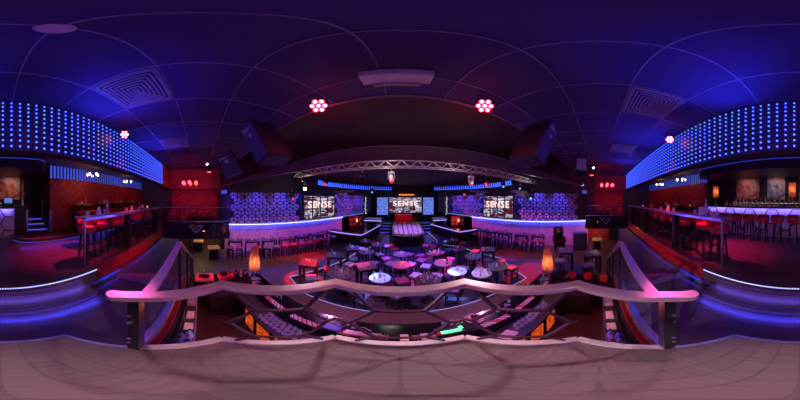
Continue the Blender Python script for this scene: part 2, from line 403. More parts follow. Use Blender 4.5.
# stairs down on both sides
for s, nm in ((-1, 'floor_stairs_west'), (1, 'floor_stairs_east')):
    m = MB(); nos = MB()
    for i in range(11):
        x0 = 2.2 + .29 * i; z = ZL - .171 * (i + 1)
        m.bb(s * x0, s * (x0 + .29), DY + .10, -.42, ZH, z)
        for q in range(4): nos.bb(s * (x0 + .20 + q * .022), s * (x0 + .208 + q * .022), DY + .12, -.44, z, z + .004)
    for q in range(6): nos.bb(s * (2.02 + q * .03), s * (2.035 + q * .03), DY + .02, -.44, ZL, ZL + .004)
    struct(m.build(nm, deckwood)); struct(nos.build('trim_8' if s < 0 else 'trim_9', rib_grey))
    struct(MB().add([(s * 2.2, y, z) for y in (-.44, -.40) for z in (ZL - .35, ZL + .03)] + [(s * 5.39, y, z) for y in (-.44, -.40) for z in (ZH, ZH + .2)],
        [(0, 1, 3, 2), (4, 6, 7, 5), (0, 4, 5, 1), (2, 3, 7, 6), (1, 5, 7, 3), (0, 2, 6, 4)]).build('trim_10' if s < 0 else 'trim_11', steel))
    # landing edge seen beside the handrail: metal upstand, red board below, perforated rail
    struct(MB().bb(s * .66, s * 2.2, -.42, -.345, ZL - .12, ZL + .02).build('trim_12' if s < 0 else 'trim_13', steel))
    struct(MB().bb(s * .70, s * 2.75, -.36, -.29, -.36, -.30).build('trim_14' if s < 0 else 'trim_15', red_gloss))

# ceilings
m = MB().bb(-11, 13, -2.3, 2.0, ZC, ZC + .1); struct(m.build('ceiling_tiled', ceil_tile))
struct(MB().bb(-11, 13, 2.0, 5.6, ZC + .35, ZC + .45).build('ceiling_front', ceil_dark))
struct(MB().bb(-11, 13, 5.6, 19.6, ZC - .1, ZC).build('ceiling_hall', ceil_dark))
struct(MB().bb(-11, 13, 2.0, 2.08, ZC - .02, ZC + .45).build('trim_16', bulk_paint))
m = MB()
xs = [-.22 - .955 * k for k in range(11)] + [.735 + .955 * k for k in range(12)]
for x in xs:
    m.bb(x - .008, x + .008, -2.3, 2.0, ZC - .010, ZC)
for y in (-1.4, -.42, .53, 1.48): m.bb(-11, 13, y - .008, y + .008, ZC - .011, ZC)
struct(m.build('trim_17', mat('grey_ceiling_bar', (.22, .22, .40), .5)))
# arched bulkhead over the hall: a curved fascia that is deepest at the middle and dies out at both ends
BST = [(222, 186.5, 186.0, 8.3), (240, 182, 180.5, 7.7), (256, 178.5, 174.5, 7.1), (275, 175, 169, 6.6), (297, 171.5, 161.5, 6.1), (328, 166.5, 152.5, 5.6), (362, 162, 147.5, 5.2), (400, 160.5, 146, 5.0),
       (440, 162, 147.5, 5.2), (475, 166, 152, 5.7), (507, 171, 160, 6.3), (530, 175, 168, 6.9), (549, 179, 174, 7.5), (566, 182.5, 180, 8.2), (584, 187, 186.5, 9.0)]
lo_, hi_ = [], []
for (px, yb, yt, d) in BST: lo_.append(D(px, yb, d)); hi_.append(D(px, yt, d))
def curtain_wall(bot, top, t):
    vs = []; n = len(bot); fs = []
    for b_, t_ in zip(bot, top):
        o_ = Vector((b_.x, b_.y, 0)).normalized() * t; vs += [b_, t_, b_ + o_, Vector((t_.x, t_.y, t_.z)) + o_]
    for i in range(n - 1):
        q = 4 * i; fs += [(q, q + 4, q + 5, q + 1), (q + 2, q + 3, q + 7, q + 6), (q, q + 2, q + 6, q + 4), (q + 1, q + 5, q + 7, q + 3)]
    fs += [(0, 1, 3, 2), (4 * n - 4, 4 * n - 2, 4 * n - 1, 4 * n - 3)]
    return MB().add(vs, fs)
struct(curtain_wall(lo_, [h + Vector((0, 0, .01)) for h in hi_], .22).build('ceiling_bulkhead', bulk_paint))
struct(curtain_wall([h * 1 + Vector((h.x, h.y, 0)).normalized() * .05 for h in hi_], [Vector((h.x * 1.012, h.y * 1.012, ZC + .45)) for h in hi_], .1).build('ceiling_bulkhead_upper', ceil_dark))
m = MB()
for a, b in zip(hi_, hi_[1:]): m.cyl(a, b, .018, n=8)
struct(m.build('trim_18', steel))
# boxed ceiling over the deck alcove
struct(MB().bb(-9.8, 12, -6.2, -2.42, 3.07, 3.17).build('ceiling_alcove', bulk_paint))
struct(MB().bb(-7.4, 10.55, -2.42, -2.24, 2.50, ZC).build('ceiling_fascia', black_paint))
struct(MB().bb(-9.8, -7.4, -2.42, -2.24, 2.50, ZC).build('ceiling_fascia_return', plain_red))
struct(MB().bb(10.55, 12, -2.42, -2.24, 2.50, ZC).build('ceiling_fascia_return_east', plain_red))
# perimeter walls
struct(MB().bb(-9.95, -9.8, -6.2, 1.9, ZH - .2, ZC).build('wall_west', blue_paint))
struct(MB().bb(12, 12.15, -6.2, 1.3, ZH - .2, ZC).build('wall_east', blue_paint))
struct(MB().bb(-9.95, 12.15, -6.35, -6.2, ZH - .2, ZC).build('wall_rear', dark_paint))
struct(MB().bb(-9.95, 12.15, 19.2, 19.35, ZH - .2, ZC).build('wall_stage', black_paint))
struct(MB().bb(-9.8, -8.9, -2.24, 1.9, 2.42, ZC).build('ceiling_soffit_west', plain_red))
struct(MB().bb(11.1, 12, -2.24, 1.3, 2.42, ZC).build('ceiling_soffit_east', plain_red))

def offset(pts, d): # shift a plan polyline sideways (right of travel)
    out = []
    for i, p in enumerate(pts):
        a = Vector(pts[max(i - 1, 0)][:2]); b = Vector(pts[min(i + 1, len(pts) - 1)][:2]); t = (b - a).normalized()
        out.append(Vector((p[0] + t.y * d, p[1] - t.x * d)))
    return out
for poly, s, side in ((LW, -1, 'west'), (RW, 1, 'east')):
    # travelling away from the platform the room lies to the right of the west wall and to the left of the east wall
    struct(MB().strip(offset(poly, s * .12), -.02, ZC, s * .12).build('wall_hall_' + side, dark_paint))
    pa, pb = (221, 342) if s < 0 else (588, 472)
    low = cut(poly, pa, pb, 10)
    struct(MB().strip(low, ZH - .2, -.06, s * .12).build('wall_concrete_' + side, concrete))
    m = MB(); tot = low
    L = [0]
    for a, b in zip(low, low[1:]): L.append(L[-1] + (b - a).length)
    k = .4
    while k < L[-1]:
        for r_, z in enumerate((-.55, -1.05, -1.55)):
            kk = k + (.35 if r_ == 1 else 0); i = max(j for j in range(len(L)) if L[j] <= min(kk, L[-1] - 1e-3)); i = min(i, len(low) - 2)
            p = low[i].lerp(low[i + 1], (kk - L[i]) / (L[i + 1] - L[i])); t = (low[i + 1] - low[i]).normalized(); nn = Vector((t.y, -t.x, 0)) * -s
            m.cyl((p + nn * .004 + Vector((0, 0, z))), (p + nn * -.01 + Vector((0, 0, z))), .034, n=8)
        k += .72
    for q_ in range(1, 8):
        kk = L[-1] * q_ / 8; i = min(max(j for j in range(len(L)) if L[j] <= kk), len(low) - 2); p = low[i].lerp(low[i + 1], (kk - L[i]) / (L[i + 1] - L[i])); t = (low[i + 1] - low[i]).normalized()
        m.box((p.x, p.y, (ZH - .08) / 2), (.016, .008, -ZH - .10), math.atan2(t.y, t.x))
    struct(m.build('trim_20' if s < 0 else 'trim_21', hole_mat))
    led = cut(poly, 226 if s < 0 else 588, 366 if s < 0 else 446, 12)
    struct(MB().strip(offset(led, -s * .16), -.06, .0, -s * -.30).build('trim_22' if s < 0 else 'trim_23', white_pl))
    o = MB().strip(offset(led, -s * .165), -.03, .03, s * .012).build('ledge_light', e_ledge)
    tag(o, f'pale blue light band along the ledge of the {"left" if s<0 else "right"} hall wall', 'led strip')
    o = MB().strip(offset(low, -s * .12), -.085, -.06, s * .02).build('cove_light', e_blue)
    tag(o, f'deep blue light strip hidden under the ledge of the {"left" if s<0 else "right"} hall wall', 'led strip')
    # dark pier at the near end of the ledge with a blue light box on top
    x, y = poly[0]
    q = D(223.5 if s < 0 else 585.5, 200, math.hypot(x, y))
    struct(MB().box((q.x, q.y, (ZH + 2.05) / 2), (.34, .34, 2.05 - ZH), .2 * s).build('column_' + side, black_paint))
    b = D(224 if s < 0 else 584.5, 192, math.hypot(x, y) - .9)
    tag(MB().box(b, (.68, .10, .22), R(-12) * s).build('light_box', e_blue_back), f'pale blue light box above the dark pier at the {"left" if s<0 else "right"} hall wall', 'light box')

# cube-relief wall panels
def relief(name, poly, s, pa, pb, z0, z1, label, pitch=.50):
    a, b = on_wall(poly, pa), on_wall(poly, pb)
    ang = math.atan2(b.y - a.y, b.x - a.x); Lh = (b - a).length
    nrm_ = Vector((math.sin(ang), -math.cos(ang))) * (1 if s < 0 else -1) * .03
    root = thing(name, label, 'wall panel', (a.x + nrm_.x, a.y + nrm_.y, z0), ang)
    nn = 1 if s > 0 else -1            # local +y points into the room on the east wall, -y on the west
    mb = MB(); H = z1 - z0; rr = pitch / math.sqrt(3); row = rr * 1.5
    j = 0; zc = rr * .5
    while zc < H + rr * .3:
        x = pitch / 2 + (pitch / 2 if j % 2 else 0)
        while x < Lh - pitch * .3:
            for k in range(3):        # three raised rhombi make one cube
                t0 = R(90 + 120 * k); g = .045
                e = [Vector((0, 0)), Vector((rr * math.cos(t0), rr * math.sin(t0))), Vector((rr * math.cos(t0 + R(60)), rr * math.sin(t0 + R(60)))), Vector((rr * math.cos(t0 + R(120)), rr * math.sin(t0 + R(120))))]
                c = (e[0] + e[2]) / 2
                q = []
                for f_, h in ((.82, .0), (.70, .05), (.34, .085)):
                    q.append([(x + (c + (v - c) * f_).x, nn * h, min(max(zc + (c + (v - c) * f_).y, 0), H)) for v in e])
                vs = q[0] + q[1] + q[2]; fs = []
                for lv in (0, 4):
                    for i in range(4): fs.append((lv + i, lv + (i + 1) % 4, lv + 4 + (i + 1) % 4, lv + 4 + i))
                fs.append((8, 9, 10, 11)); mb.add(vs, fs)
            x += pitch
        zc += row; j += 1
    mb.build('cube_relief', relief_mat, root)
    MB().bb(0, Lh, -.02 * nn, .0, 0, H).build('backing_board', mat('dark_panel_backing', (.025, .02, .035), .7), root)
    return root
relief_mat = mat('violet_grey_relief_tiles', (.50, .46, .62), .35, var=.05)
relief('relief_panel', LW, -1, 230, 300, .06, 2.15, 'long cube-patterned blue wall panel on the left, before the screen')
relief('relief_panel', LW, -1, 334.5, 364, .06, 2.15, 'shorter cube-patterned blue wall panel between left screen and stage')
relief('relief_panel', RW, 1, 578, 517, .06, 2.15, 'long cube-patterned blue wall panel on the right, before the screen')
relief('relief_panel', RW, 1, 483, 452, .06, 2.15, 'shorter cube-patterned blue wall panel between right screen and stage')

button_mat = mat('rose_glint_button', (.75, .16, .22), .15, spec=.8)  # glint of the buttons put into a paler rose colour
# tufted leather walls
def tuft(name, a, b, z0, z1, label_mat=tufted, pitch=.30, depth=.05):
    """Deep-buttoned wall from plan point a to b, cushions bulging to the right of travel."""
    a, b = Vector((*a, 0)), Vector((*b, 0)); L = (b - a).length; t = (b - a).normalized(); nn = Vector((t.y, -t.x, 0))
    nx = int(L / (pitch / 5)); nz = int((z1 - z0) / (pitch / 5)); vs = []; fs = []
    for j in range(nz + 1):
        for i in range(nx + 1):
            u, v = L * i / nx, (z1 - z0) * j / nz
            h = depth * (abs(math.sin(PI * (u / pitch + v / pitch)) * math.sin(PI * (u / pitch - v / pitch)))) ** .45
            p = a + t * u + nn * (.03 + h); vs.append((p.x, p.y, z0 + v))
    for j in range(nz):
        for i in range(nx): q = j * (nx + 1) + i; fs.append((q, q + 1, q + nx + 2, q + nx + 1))
    bt = MB(); na = int(2 * L / pitch); nb_ = int(2 * (z1 - z0) / pitch)
    for i in range(1, na):
        for j in range(1, nb_):
            if (i + j) % 2 == 0:
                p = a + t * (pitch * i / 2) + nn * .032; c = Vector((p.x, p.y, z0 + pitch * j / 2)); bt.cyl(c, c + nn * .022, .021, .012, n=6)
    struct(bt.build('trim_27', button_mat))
    return struct(MB().add(vs, fs).build(name, label_mat, None, True))
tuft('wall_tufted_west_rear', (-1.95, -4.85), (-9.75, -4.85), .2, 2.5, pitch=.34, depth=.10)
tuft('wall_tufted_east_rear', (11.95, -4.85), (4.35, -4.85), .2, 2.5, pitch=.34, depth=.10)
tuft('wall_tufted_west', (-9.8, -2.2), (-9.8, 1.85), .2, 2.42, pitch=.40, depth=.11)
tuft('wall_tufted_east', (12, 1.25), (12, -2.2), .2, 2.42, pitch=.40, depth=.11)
struct(MB().bb(-9.8, -1.95, -5.0, -4.9, 0, 3.07).build('wall_alcove_west', dark_paint))
struct(MB().bb(4.35, 12, -5.0, -4.9, 0, 3.07).build('wall_alcove_east', dark_paint))
struct(MB().bb(-2.05, -1.95, -6.2, -4.85, ZD, 3.07).build('wall_alcove_end_west', dark_paint))
struct(MB().bb(4.35, 4.45, -6.2, -4.85, ZD, 3.07).build('wall_alcove_end_east', dark_paint))
# mezzanine wings
struct(MB().bb(-9.8, -5.4, DY, 1.3, -.1, ZD).build('floor_mezzanine_west', deckwood))
struct(MB().bb(7.5, 12, DY, .9, -.1, ZD).build('floor_mezzanine_east', deckwood))
struct(MB().bb(-9.5, -9.35, DY, 1.6, ZH, -.1).build('wall_lounge_west', mat('brown_lounge_wall', (.16, .09, .06), .6)))
struct(MB().bb(10.9, 11.05, -.75, 1.05, ZH, -.1).build('wall_lounge_east', brick_red))
struct(MB().bb(10.9, 11.05, DY, -.75, ZH, -.1).build('wall_lounge_east_dark', black_paint))
# ------------------------------------------------------------------ balcony railing of the platform
RZ = .95
top_pts = [pol(-129, .70)] + PL[0:6] + [pol(131, .70)]
top_pts[1] = pol(-117, .69); top_pts[6] = pol(119, .69)
root = thing('balcony_railing', 'wide satin metal railing with honeycomb bars around the viewing platform', 'railing', (0, 0, 0))
m = MB(); n = len(top_pts)
for i in range(n - 1):
    a, b = Vector(top_pts[i]), Vector(top_pts[i + 1])
    da = Vector((-(b - a).y, (b - a).x)).normalized() * .042
    def miter(i):
        p = Vector(top_pts[i]); d1 = (p - Vector(top_pts[i - 1])).normalized() if i > 0 else None; d2 = (Vector(top_pts[i + 1]) - p).normalized() if i < n - 1 else None
        d1 = d1 or d2; d2 = d2 or d1; t = (d1 + d2).normalized(); nn = Vector((-t.y, t.x)); return nn * (.042 / max(.3, nn.dot(Vector((-d1.y, d1.x)))))
    ma, mb_ = miter(i), miter(i + 1); vs = []
    for p, q in ((a, ma), (b, mb_)):
        for sg, z in ((-1, RZ - .018), (1, RZ - .018), (1, RZ + .012), (.8, RZ + .018), (-.8, RZ + .018), (-1, RZ + .012)): vs.append((p.x + q.x * sg, p.y + q.y * sg, z))
    m.add(vs, [(k, (k + 1) % 6, 6 + (k + 1) % 6, 6 + k) for k in range(6)] + [tuple(range(6)), tuple(range(11, 5, -1))])
for e_ in (top_pts[0], top_pts[-1]): m.cyl((*e_, RZ - .018), (*e_, RZ + .016), .042, n=16)
m.build('handrail', rail_metal, root)
for i in (1, 2, 3):
    a, b = Vector(PL[i]), Vector(PL[i + 1]); c = (a + b) / 2; t = (b - a).normalized(); hw = (b - a).length / 2
    def q(s_, z): p = c + t * s_; return (p.x, p.y, z)
    mb = MB(); W = .022
    segs = [((-.15, .70), (.15, .70)), ((-.15, .19), (.15, .19)), ((-.15, .70), (-.31, .445)), ((.15, .70), (.31, .445)), ((-.31, .445), (-.15, .19)), ((.31, .445), (.15, .19)),
            ((-.15, .70), (-.30, RZ - .02)), ((.15, .70), (.30, RZ - .02)), ((-.15, .19), (-.27, .03)), ((.15, .19), (.27, .03)), ((-.31, .445), (-hw, .445)), ((.31, .445), (hw, .445))]
    for (s0, z0), (s1, z1) in segs: mb.bar(q(s0, z0), q(s1, z1), W, W)
    mb.build('honeycomb_bars', plum_metal, root)
for k in (0, 5):
    p = Vector((-.62, -.34)) if k == 0 else Vector((.62, -.36))
    o = MB().bb(p.x - .035, p.x + .035, p.y - .035, p.y + .035, 0, RZ - .018).build('post', blackmetal, root)
    for z in (.20, .30, .62, .72): MB().cyl((p.x + (.036 if k == 0 else -.036), p.y - .02, z), (p.x + (.05 if k == 0 else -.05), p.y - .02, z), .012).build('clamp_bolt', steel, o)
# stair handrails: level piece over the landing edge then down the stairs
for s in (-1, 1):
    nm = 'left' if s < 0 else 'right'
    root = thing('stair_railing', f'flat metal handrail with glass infill beside the stairs going down on the {nm}', 'railing', (0, 0, 0))
    y = -.30
    m = MB().bar((s * .69, y, RZ - .03), (s * 1.86, y, RZ), .075, .03)
    m.bar((s * 1.86, y, RZ), (s * 5.4, y, RZ - 2.05), .06, .03); m.build('handrail', rail_metal, root)
    for x in (1.86, 3.0, 4.1, 5.3):
        zt = RZ if x < 2 else RZ - (x - 1.86) * 2.05 / 3.54; zb = ZL - .15 if x < 2 else zt - 1.12
        MB().bb(s * x - .02, s * x + .02, y - .02, y + .02, zb, zt - .01).build('post', blackmetal, root)
    MB().bb(s * .72, s * 1.82, y - .006, y + .006, -.05, RZ - .16).build('glass_panel', glass_pane, root)
    MB().add([(s * x, y + e, z) for e in (-.005, .005) for x, z in ((1.92, -.15), (1.92, .74), (5.25, -1.2), (5.25, -2.05))], [(0, 1, 2, 3), (7, 6, 5, 4), (0, 4, 5, 1), (1, 5, 6, 2), (2, 6, 7, 3), (3, 7, 4, 0)]).build('glass_panel', glass_pane, root)

# ------------------------------------------------------------------ LED curtain above the deck edge
root = thing('led_curtain', 'long dark blue fascia panel covered in vertical strings of blue LED beads', 'light panel', (0, -2.235, 0))
MB().bb(-7.35, 10.5, 0, .02, 2.52, ZC - .02).build('backing_panel', mat('navy_panel', (.05, .05, .22), .45), root)
mb = MB(); z = 2.60
while z < ZC - .05: mb.box((0, .032, z), (.027, .02, .027)); z += .122
nb = len(mb.f); mb.box((0, .023, (2.56 + ZC) / 2), (.012, .004, ZC - 2.62))
strip = mb.build('led_dot_string', e_blue_bead, root); strip.data.materials.append(blackmetal)
for f_ in strip.data.polygons[nb:]: f_.material_index = 1
xs = sorted([-7.25 + .15 * k for k in range(119)], key=abs)
strip.location = (xs[0], 0, 0)
for x in xs[1:100]:
    c = strip.copy(); C.objects.link(c); c.parent = root; c.location = (x, 0, 0)
mb = MB()
for x in xs[100:]:
    z = 2.60
    while z < ZC - .05: mb.box((x, .032, z), (.027, .02, .027)); z += .122
o = mb.build('led_dot_string_remote', e_blue_bead, root); o['kind'] = 'stuff'
# lit strip panels above the tufted walls
for x0, x1, nm in ((-9.75, -1.95, 'beyond the dining dais'), (4.35, 11.9, 'beyond the cocktail bar end')):
    root = thing('backlit_panel', f'pale blue backlit band above the tufted red wall {nm}', 'light panel', (0, -4.84, 0))
    MB().bb(x0, x1, 0, .02, 2.5, 3.05).build('glowing_panel', e_blue_back, root)
    mb = MB(); x = x0 + .08
    while x < x1: mb.bb(x, x + .05, .02, .05, 2.5, 3.05); x += .16
    mb.build('upright_slats', mat('navy_slats', (.05, .05, .2), .4), root)

# ------------------------------------------------------------------ ceiling fittings
def vent(x0, x1, y0, y1, label, cx=None):
    root = thing('ceiling_vent', label, 'vent', ((x0 + x1) / 2, (y0 + y1) / 2, ZC))
    hx, hy = (x1 - x0) / 2, (y1 - y0) / 2
    fr = MB()
    fr.bb(-hx, hx, -hy, -hy + .03, -.03, 0).bb(-hx, hx, hy - .03, hy, -.03, 0).bb(-hx, -hx + .03, -hy, hy, -.03, 0).bb(hx - .03, hx, -hy, hy, -.03, 0)
    fr.build('frame', mat('grey_vent_frame', (.20, .20, .26), .5), root)
    MB().bb(-hx, hx, -hy, hy, -.006, -.001).build('duct_opening', black_paint, root)
    for qd in range(4):
        b = MB(); k = .08
        while k < 1:
            a0, a1 = (hx * k, hy * k), (hx * k, hy * k)
            pts = {0: ((-hx * k, -hy * k), (hx * k, -hy * k)), 1: ((hx * k, -hy * k), (hx * k, hy * k)), 2: ((hx * k, hy * k), (-hx * k, hy * k)), 3: ((-hx * k, hy * k), (-hx * k, -hy * k))}[qd]
            ou = Vector({0: (0, -.25, 1), 1: (.25, 0, 1), 2: (0, .25, 1), 3: (-.25, 0, 1)}[qd]); b.bar((*pts[0], -.024), (*pts[1], -.024), .034, .008, ou); k += .135
        b.build('louvre_blades', mat('grey_louvre', (.26, .26, .32), .45), root)
vent(-2.09, -1.20, -1.37, -.44, 'square louvred ceiling vent over the platform end of the left seating')
vent(-4.90, -4.0, -1.37, -.44, 'square louvred ceiling vent further along toward the left tufted wall')
vent(1.70, 2.58, -1.37, -.44, 'square louvred ceiling vent over the right ledge counter')
vent(4.58, 5.45, -1.37, -.44, 'square louvred ceiling vent further along toward the right tufted wall')
o = MB().lathe([(.02, -.03), (.075, -.028), (.09, 0)], (-.21, -.46, ZC - .004), 24).build('ceiling_speaker', pale_tile, None, True)
tag(o, 'round pale ceiling speaker above the camera platform', 'speaker')
# red lamp heads
def par(loc, aim, label, power, sc=1.):
    root = thing('ceiling_spotlight', label, 'spotlight', loc)
    d = (Vector(aim) - Vector(loc)).normalized(); M3 = d.to_track_quat('-Z', 'Y').to_matrix()
    b = MB(); b.cyl(-d * -.02, d * .14, .10 * sc, .11 * sc, 16); b.build('housing', blackmetal, root, True)
    l = MB(); h = MB()
    for k in range(7):
        off = Vector((0, 0, 0)) if k == 6 else Vector((math.cos(PI / 3 * k), math.sin(PI / 3 * k), 0)) * .066 * sc
        p = M3 @ off; q_ = MB().cyl(p + d * .142, p + d * .155, .029 * sc, n=10).build('lens', e_red, root); MB().cyl(p + d * .155, p + d * .158, .017 * sc, n=8).build('lit_core', e_redhot, q_)
    MB().bar((-.10 * sc, 0, .0), (-.10 * sc, 0, .16), .02, .01).bar((.10 * sc, 0, 0), (.10 * sc, 0, .16), .02, .01).bb(-.11 * sc, .11 * sc, -.02, .02, .15, .17).build('bracket', blackmetal, root)
    return root
par((-1.33, 1.80, 3.66), (-.2, 0, 1.4), 'red seven-lens lamp on the ceiling left of the white equipment case', 40, 1.6)
par((1.38, 1.77, 3.66), (.2, 0, 1.4), 'red seven-lens lamp on the ceiling right of the white equipment case', 40, 1.6)
par((-2.94, -1.98, 3.63), (-.6, -.4, 1.4), 'red seven-lens lamp at the top of the LED curtain, left of platform', 30, 1.2)
par((3.28, -2.0, 3.60), (.6, -.4, 1.4), 'red seven-lens lamp at the top of the LED curtain, right of platform', 30, 1.2)
# long white case at the ceiling edge
root = thing('equipment_case', 'long white equipment case hung at the ceiling edge between two red lamps', 'equipment case', (-.04, 1.36, 3.56))
MB().rbox((0, 0, .05), (.78, .22, .16), .02).build('body', white_pl, root)
MB().bb(-.27, .27, .10, .16, -.06, .0).build('lower_slot', mat('beige_slot', (.45, .36, .28), .5), root)
for x in (-.3, .3): MB().bb(x - .015, x + .015, -.015, .015, .13, .24).build('hanger', blackmetal, root)
b = MB().tube([Vector((.14 + .03 * k, -.11 + .02 * math.sin(k * 2.1), .14 + .035 * (k % 2))) for k in range(8)], .008); b.build('cable', blackmetal, root)

def speaker(c, dirv, fwd, size, label, white=False):
    """Hung cabinet: long axis dirv, grille facing fwd."""
    root = thing('hanging_speaker', label, 'speaker', c)
    z = Vector(dirv).normalized(); y = Vector(fwd); y = (y - z * y.dot(z)).normalized(); x = y.cross(z)
    M3 = Matrix((x, y, z)).transposed(); w_, d_, h_ = size
    MB().rbox((0, 0, 0), (w_, d_, h_), .03, m=M3).build('cabinet', spk_body, root)
    MB().rbox(y * (d_ / 2 + .008), (w_ * .9, .02, h_ * .94), .01, m=M3).build('grille', white_pl if white else fabric_spk, root)  # one cabinet's white-lit front is put into the grille colour
    MB().rbox(y * (d_ / 2 + .02) + z * (h_ * .14), (w_ * .22, .01, w_ * .22), .004, m=M3).build('badge', pale_tile, root)
    for p in (z * h_ * .5 + y * (-d_ * .25), z * h_ * .3 - y * (d_ * .5)):
        wp = Vector(c) + p; MB().cyl(p, p + Vector((0, 0, ZC - wp.z)), .012, n=6).build('hanger', blackmetal, root)
    e = MB(); t = y * (d_ / 2 + .021)
    pts = [t + x * (-w_ * .36) + z * (h_ * .30), t + x * (w_ * .36) + z * (h_ * .30), t + x * (w_ * .36) * (1 if x.z < .5 else 1) + z * (h_ * .44)]
    e.add(pts + [p + y * .006 for p in pts], [(0, 1, 2), (3, 5, 4), (0, 3, 4, 1), (1, 4, 5, 2), (2, 5, 3, 0)]); e.build('end_plate', pale_tile, root)
    return root
speaker((-2.45, 1.42, 2.98), (-.30, -.15, .75), (.2, -.95, -.25), (.42, .72, 1.15), 'large black speaker cabinet tilted below the ceiling, left of the platform')
speaker((2.50, 1.42, 2.98), (.30, -.15, .75), (-.2, -.95, -.25), (.42, .72, 1.15), 'large black speaker cabinet tilted below the ceiling, right of the platform')
speaker((-4.35, 1.05, 2.84), (-.1, -.38, .9), (.8, -.35, -.25), (.62, .5, .78), 'smaller square speaker cabinet hung beyond the tilted one on the left')
speaker((4.75, .75, 2.86), (.35, .05, .9), (-.8, -.3, -.3), (.40, .4, .55), 'square speaker cabinet with front coloured as white-lit, hung near the right mezzanine', True)
def can(loc, label, col_m):
    root = thing('hanging_spot', label, 'spotlight', loc)
    MB().cyl((0, 0, 0), (0, 0, ZC - loc[2]), .012, n=6).build('hanger', blackmetal, root)
    MB().cyl((0, 0, -.30), (0, 0, -.02), .085, .065, 14).build('housing', blackmetal, root, True)
    MB().cyl((0, 0, -.31), (0, 0, -.30), .075, n=14).build('lens', e_redbulb, root)
    MB().sphere((.0, -.08, .02), .03).build('pilot_lamp', col_m, root)
can((-4.9, .35, 3.0), 'hanging can spotlight with a bright white pilot light on the left', e_white)
can((5.3, .35, 2.95), 'hanging can spotlight with a bright white pilot light on the right', e_white)
# red cluster chandeliers in front of the mezzanine walls
def cluster(loc, label):
    root = thing('chandelier', label, 'chandelier', loc)
    MB().cyl((0, 0, .1), (0, 0, ZC - loc[2]), .012, n=6).sphere((0, 0, .08), .05).build('stem', blackmetal, root)
    for k in range(6):
        t = 2 * PI * k / 6; x, y = .42 * math.cos(t), .42 * math.sin(t)
        a = MB().tube([Vector((0, 0, .06)), Vector((x * .6, y * .6, -.05)), Vector((x, y, .0))], .012, 6).build('arm', blackmetal, root)
        MB().lathe([(.05, 0), (.095, .07), (.085, .15), (.04, .19)], (x, y, .0), 10).build('shade', e_redbulb, a)
cluster((-7.6, -.60, 2.52), 'red-glowing chandelier before the left tufted mezzanine wall')
cluster((8.7, -.48, 2.52), 'red-glowing chandelier before the right tufted mezzanine wall')
# small sconces in front of the backlit bands
def sconce(x, y, z, label):
    root = thing('chandelier', label, 'chandelier', (x, y, z))
    MB().cyl((0, 0, .06), (0, 0, 3.07 - z), .01, n=6).sphere((0, 0, .05), .03).build('stem', blackmetal, root)
    for k in range(5):
        t = 2 * PI * k / 5 + .3; px, py = .24 * math.cos(t), .24 * math.sin(t)
        a = MB().tube([Vector((0, 0, .04)), Vector((px, py, .0))], .01, 6).build('arm', blackmetal, root)
        MB().lathe([(.025, 0), (.045, .05), (.03, .10)], (px, py, 0), 8).build('shade', e_bulb, a)
sconce(-3.75, -4.2, 2.68, 'small warm-bulbed chandelier over the dais table nearest the steps')
sconce(-6.6, -4.2, 2.68, 'small warm-bulbed chandelier over the far dais tables')
sconce(5.7, -4.2, 2.68, 'small warm-bulbed chandelier past the end of the cocktail bar')
sconce(8.3, -4.2, 2.68, 'small warm-bulbed chandelier deep in the right alcove')

# ------------------------------------------------------------------ truss and stage lamps
TY, TZ = 4.4, 2.88
root = thing('lighting_truss', 'long bare aluminium box truss spanning the hall below the bulkhead', 'truss', (0, TY, TZ))
xa, xb, ww = -4.7, 8.1, .24
for yy, zz in ((-.13, -.12), (.13, -.12), (0, .13)): MB().cyl((xa, yy, zz), (xb, yy, zz), .020, n=8).build('chord', alu, root, True)
k = 0; x = xa; b1, b2, b3 = MB(), MB(), MB()
while x < xb - .28:
    for b_, yy in ((b1, -.13), (b2, .13)):
        e0, e1 = ((yy, -.12), (0, .13)) if k % 2 == 0 else ((0, .13), (yy, -.12)); b_.cyl((x, *e0), (x + .28, *e1), .015, n=6)
    if k % 2 == 0: b3.cyl((x, -.13, -.12), (x + .56, .13, -.12), .010, n=6)
    x += .28; k += 1
b1.build('zigzag_brace', alu, root); b2.build('zigzag_brace', alu, root); b3.build('cross_brace', alu, root)
for x in (-3.9, -.6, 2.6, 6.2): MB().cyl((x, 0, .12), (x, 0, 4.15 - TZ), .014, n=6).build('hanger', blackmetal, root)
def moving_head(x, y, z, aim, label, lens, body=None, sc=1.):
    root = thing('stage_spot_lamp', label, 'stage light', (x, y, z)); body = body or blackmetal
    MB().rbox((0, 0, -.07 * sc), (.26 * sc, .20 * sc, .10 * sc), .015).build('base', body, root)
    b = MB().bar((-.14 * sc, 0, -.11 * sc), (.14 * sc, 0, -.11 * sc), .08 * sc, .03 * sc).bar((-.13 * sc, 0, -.1 * sc), (-.13 * sc, 0, -.34 * sc), .08 * sc, .025 * sc, (1, 0, 0)).bar((.13 * sc, 0, -.1 * sc), (.13 * sc, 0, -.34 * sc), .08 * sc, .025 * sc, (1, 0, 0)); b.build('yoke', body, root)
    c = Vector((0, 0, -.31 * sc)); d = (Vector(aim) - Vector((x, y, z)) - c).normalized()
    h = MB().cyl(c - d * .16 * sc, c + d * .10 * sc, .08 * sc, .10 * sc, 14).cyl(c + d * .10 * sc, c + d * .17 * sc, .105 * sc, .085 * sc, 14).build('head', body, root, True)
    MB().cyl(c + d * .171 * sc, c + d * .176 * sc, .075 * sc, n=14).build('lens', lens, h)
    MB().cyl((0, 0, -.02 * sc), (0, 0, .14 * sc), .02 * sc, n=6).build('clamp', steel, root)
    return root
dim_blue = emis('dim_blue_lens', (.15, .3, 1.), 1.6); dim_red = emis('dim_red_lens', (1., .05, .05), 1.2); off_lens = mat('unlit_lens', (.05, .05, .08), .1)
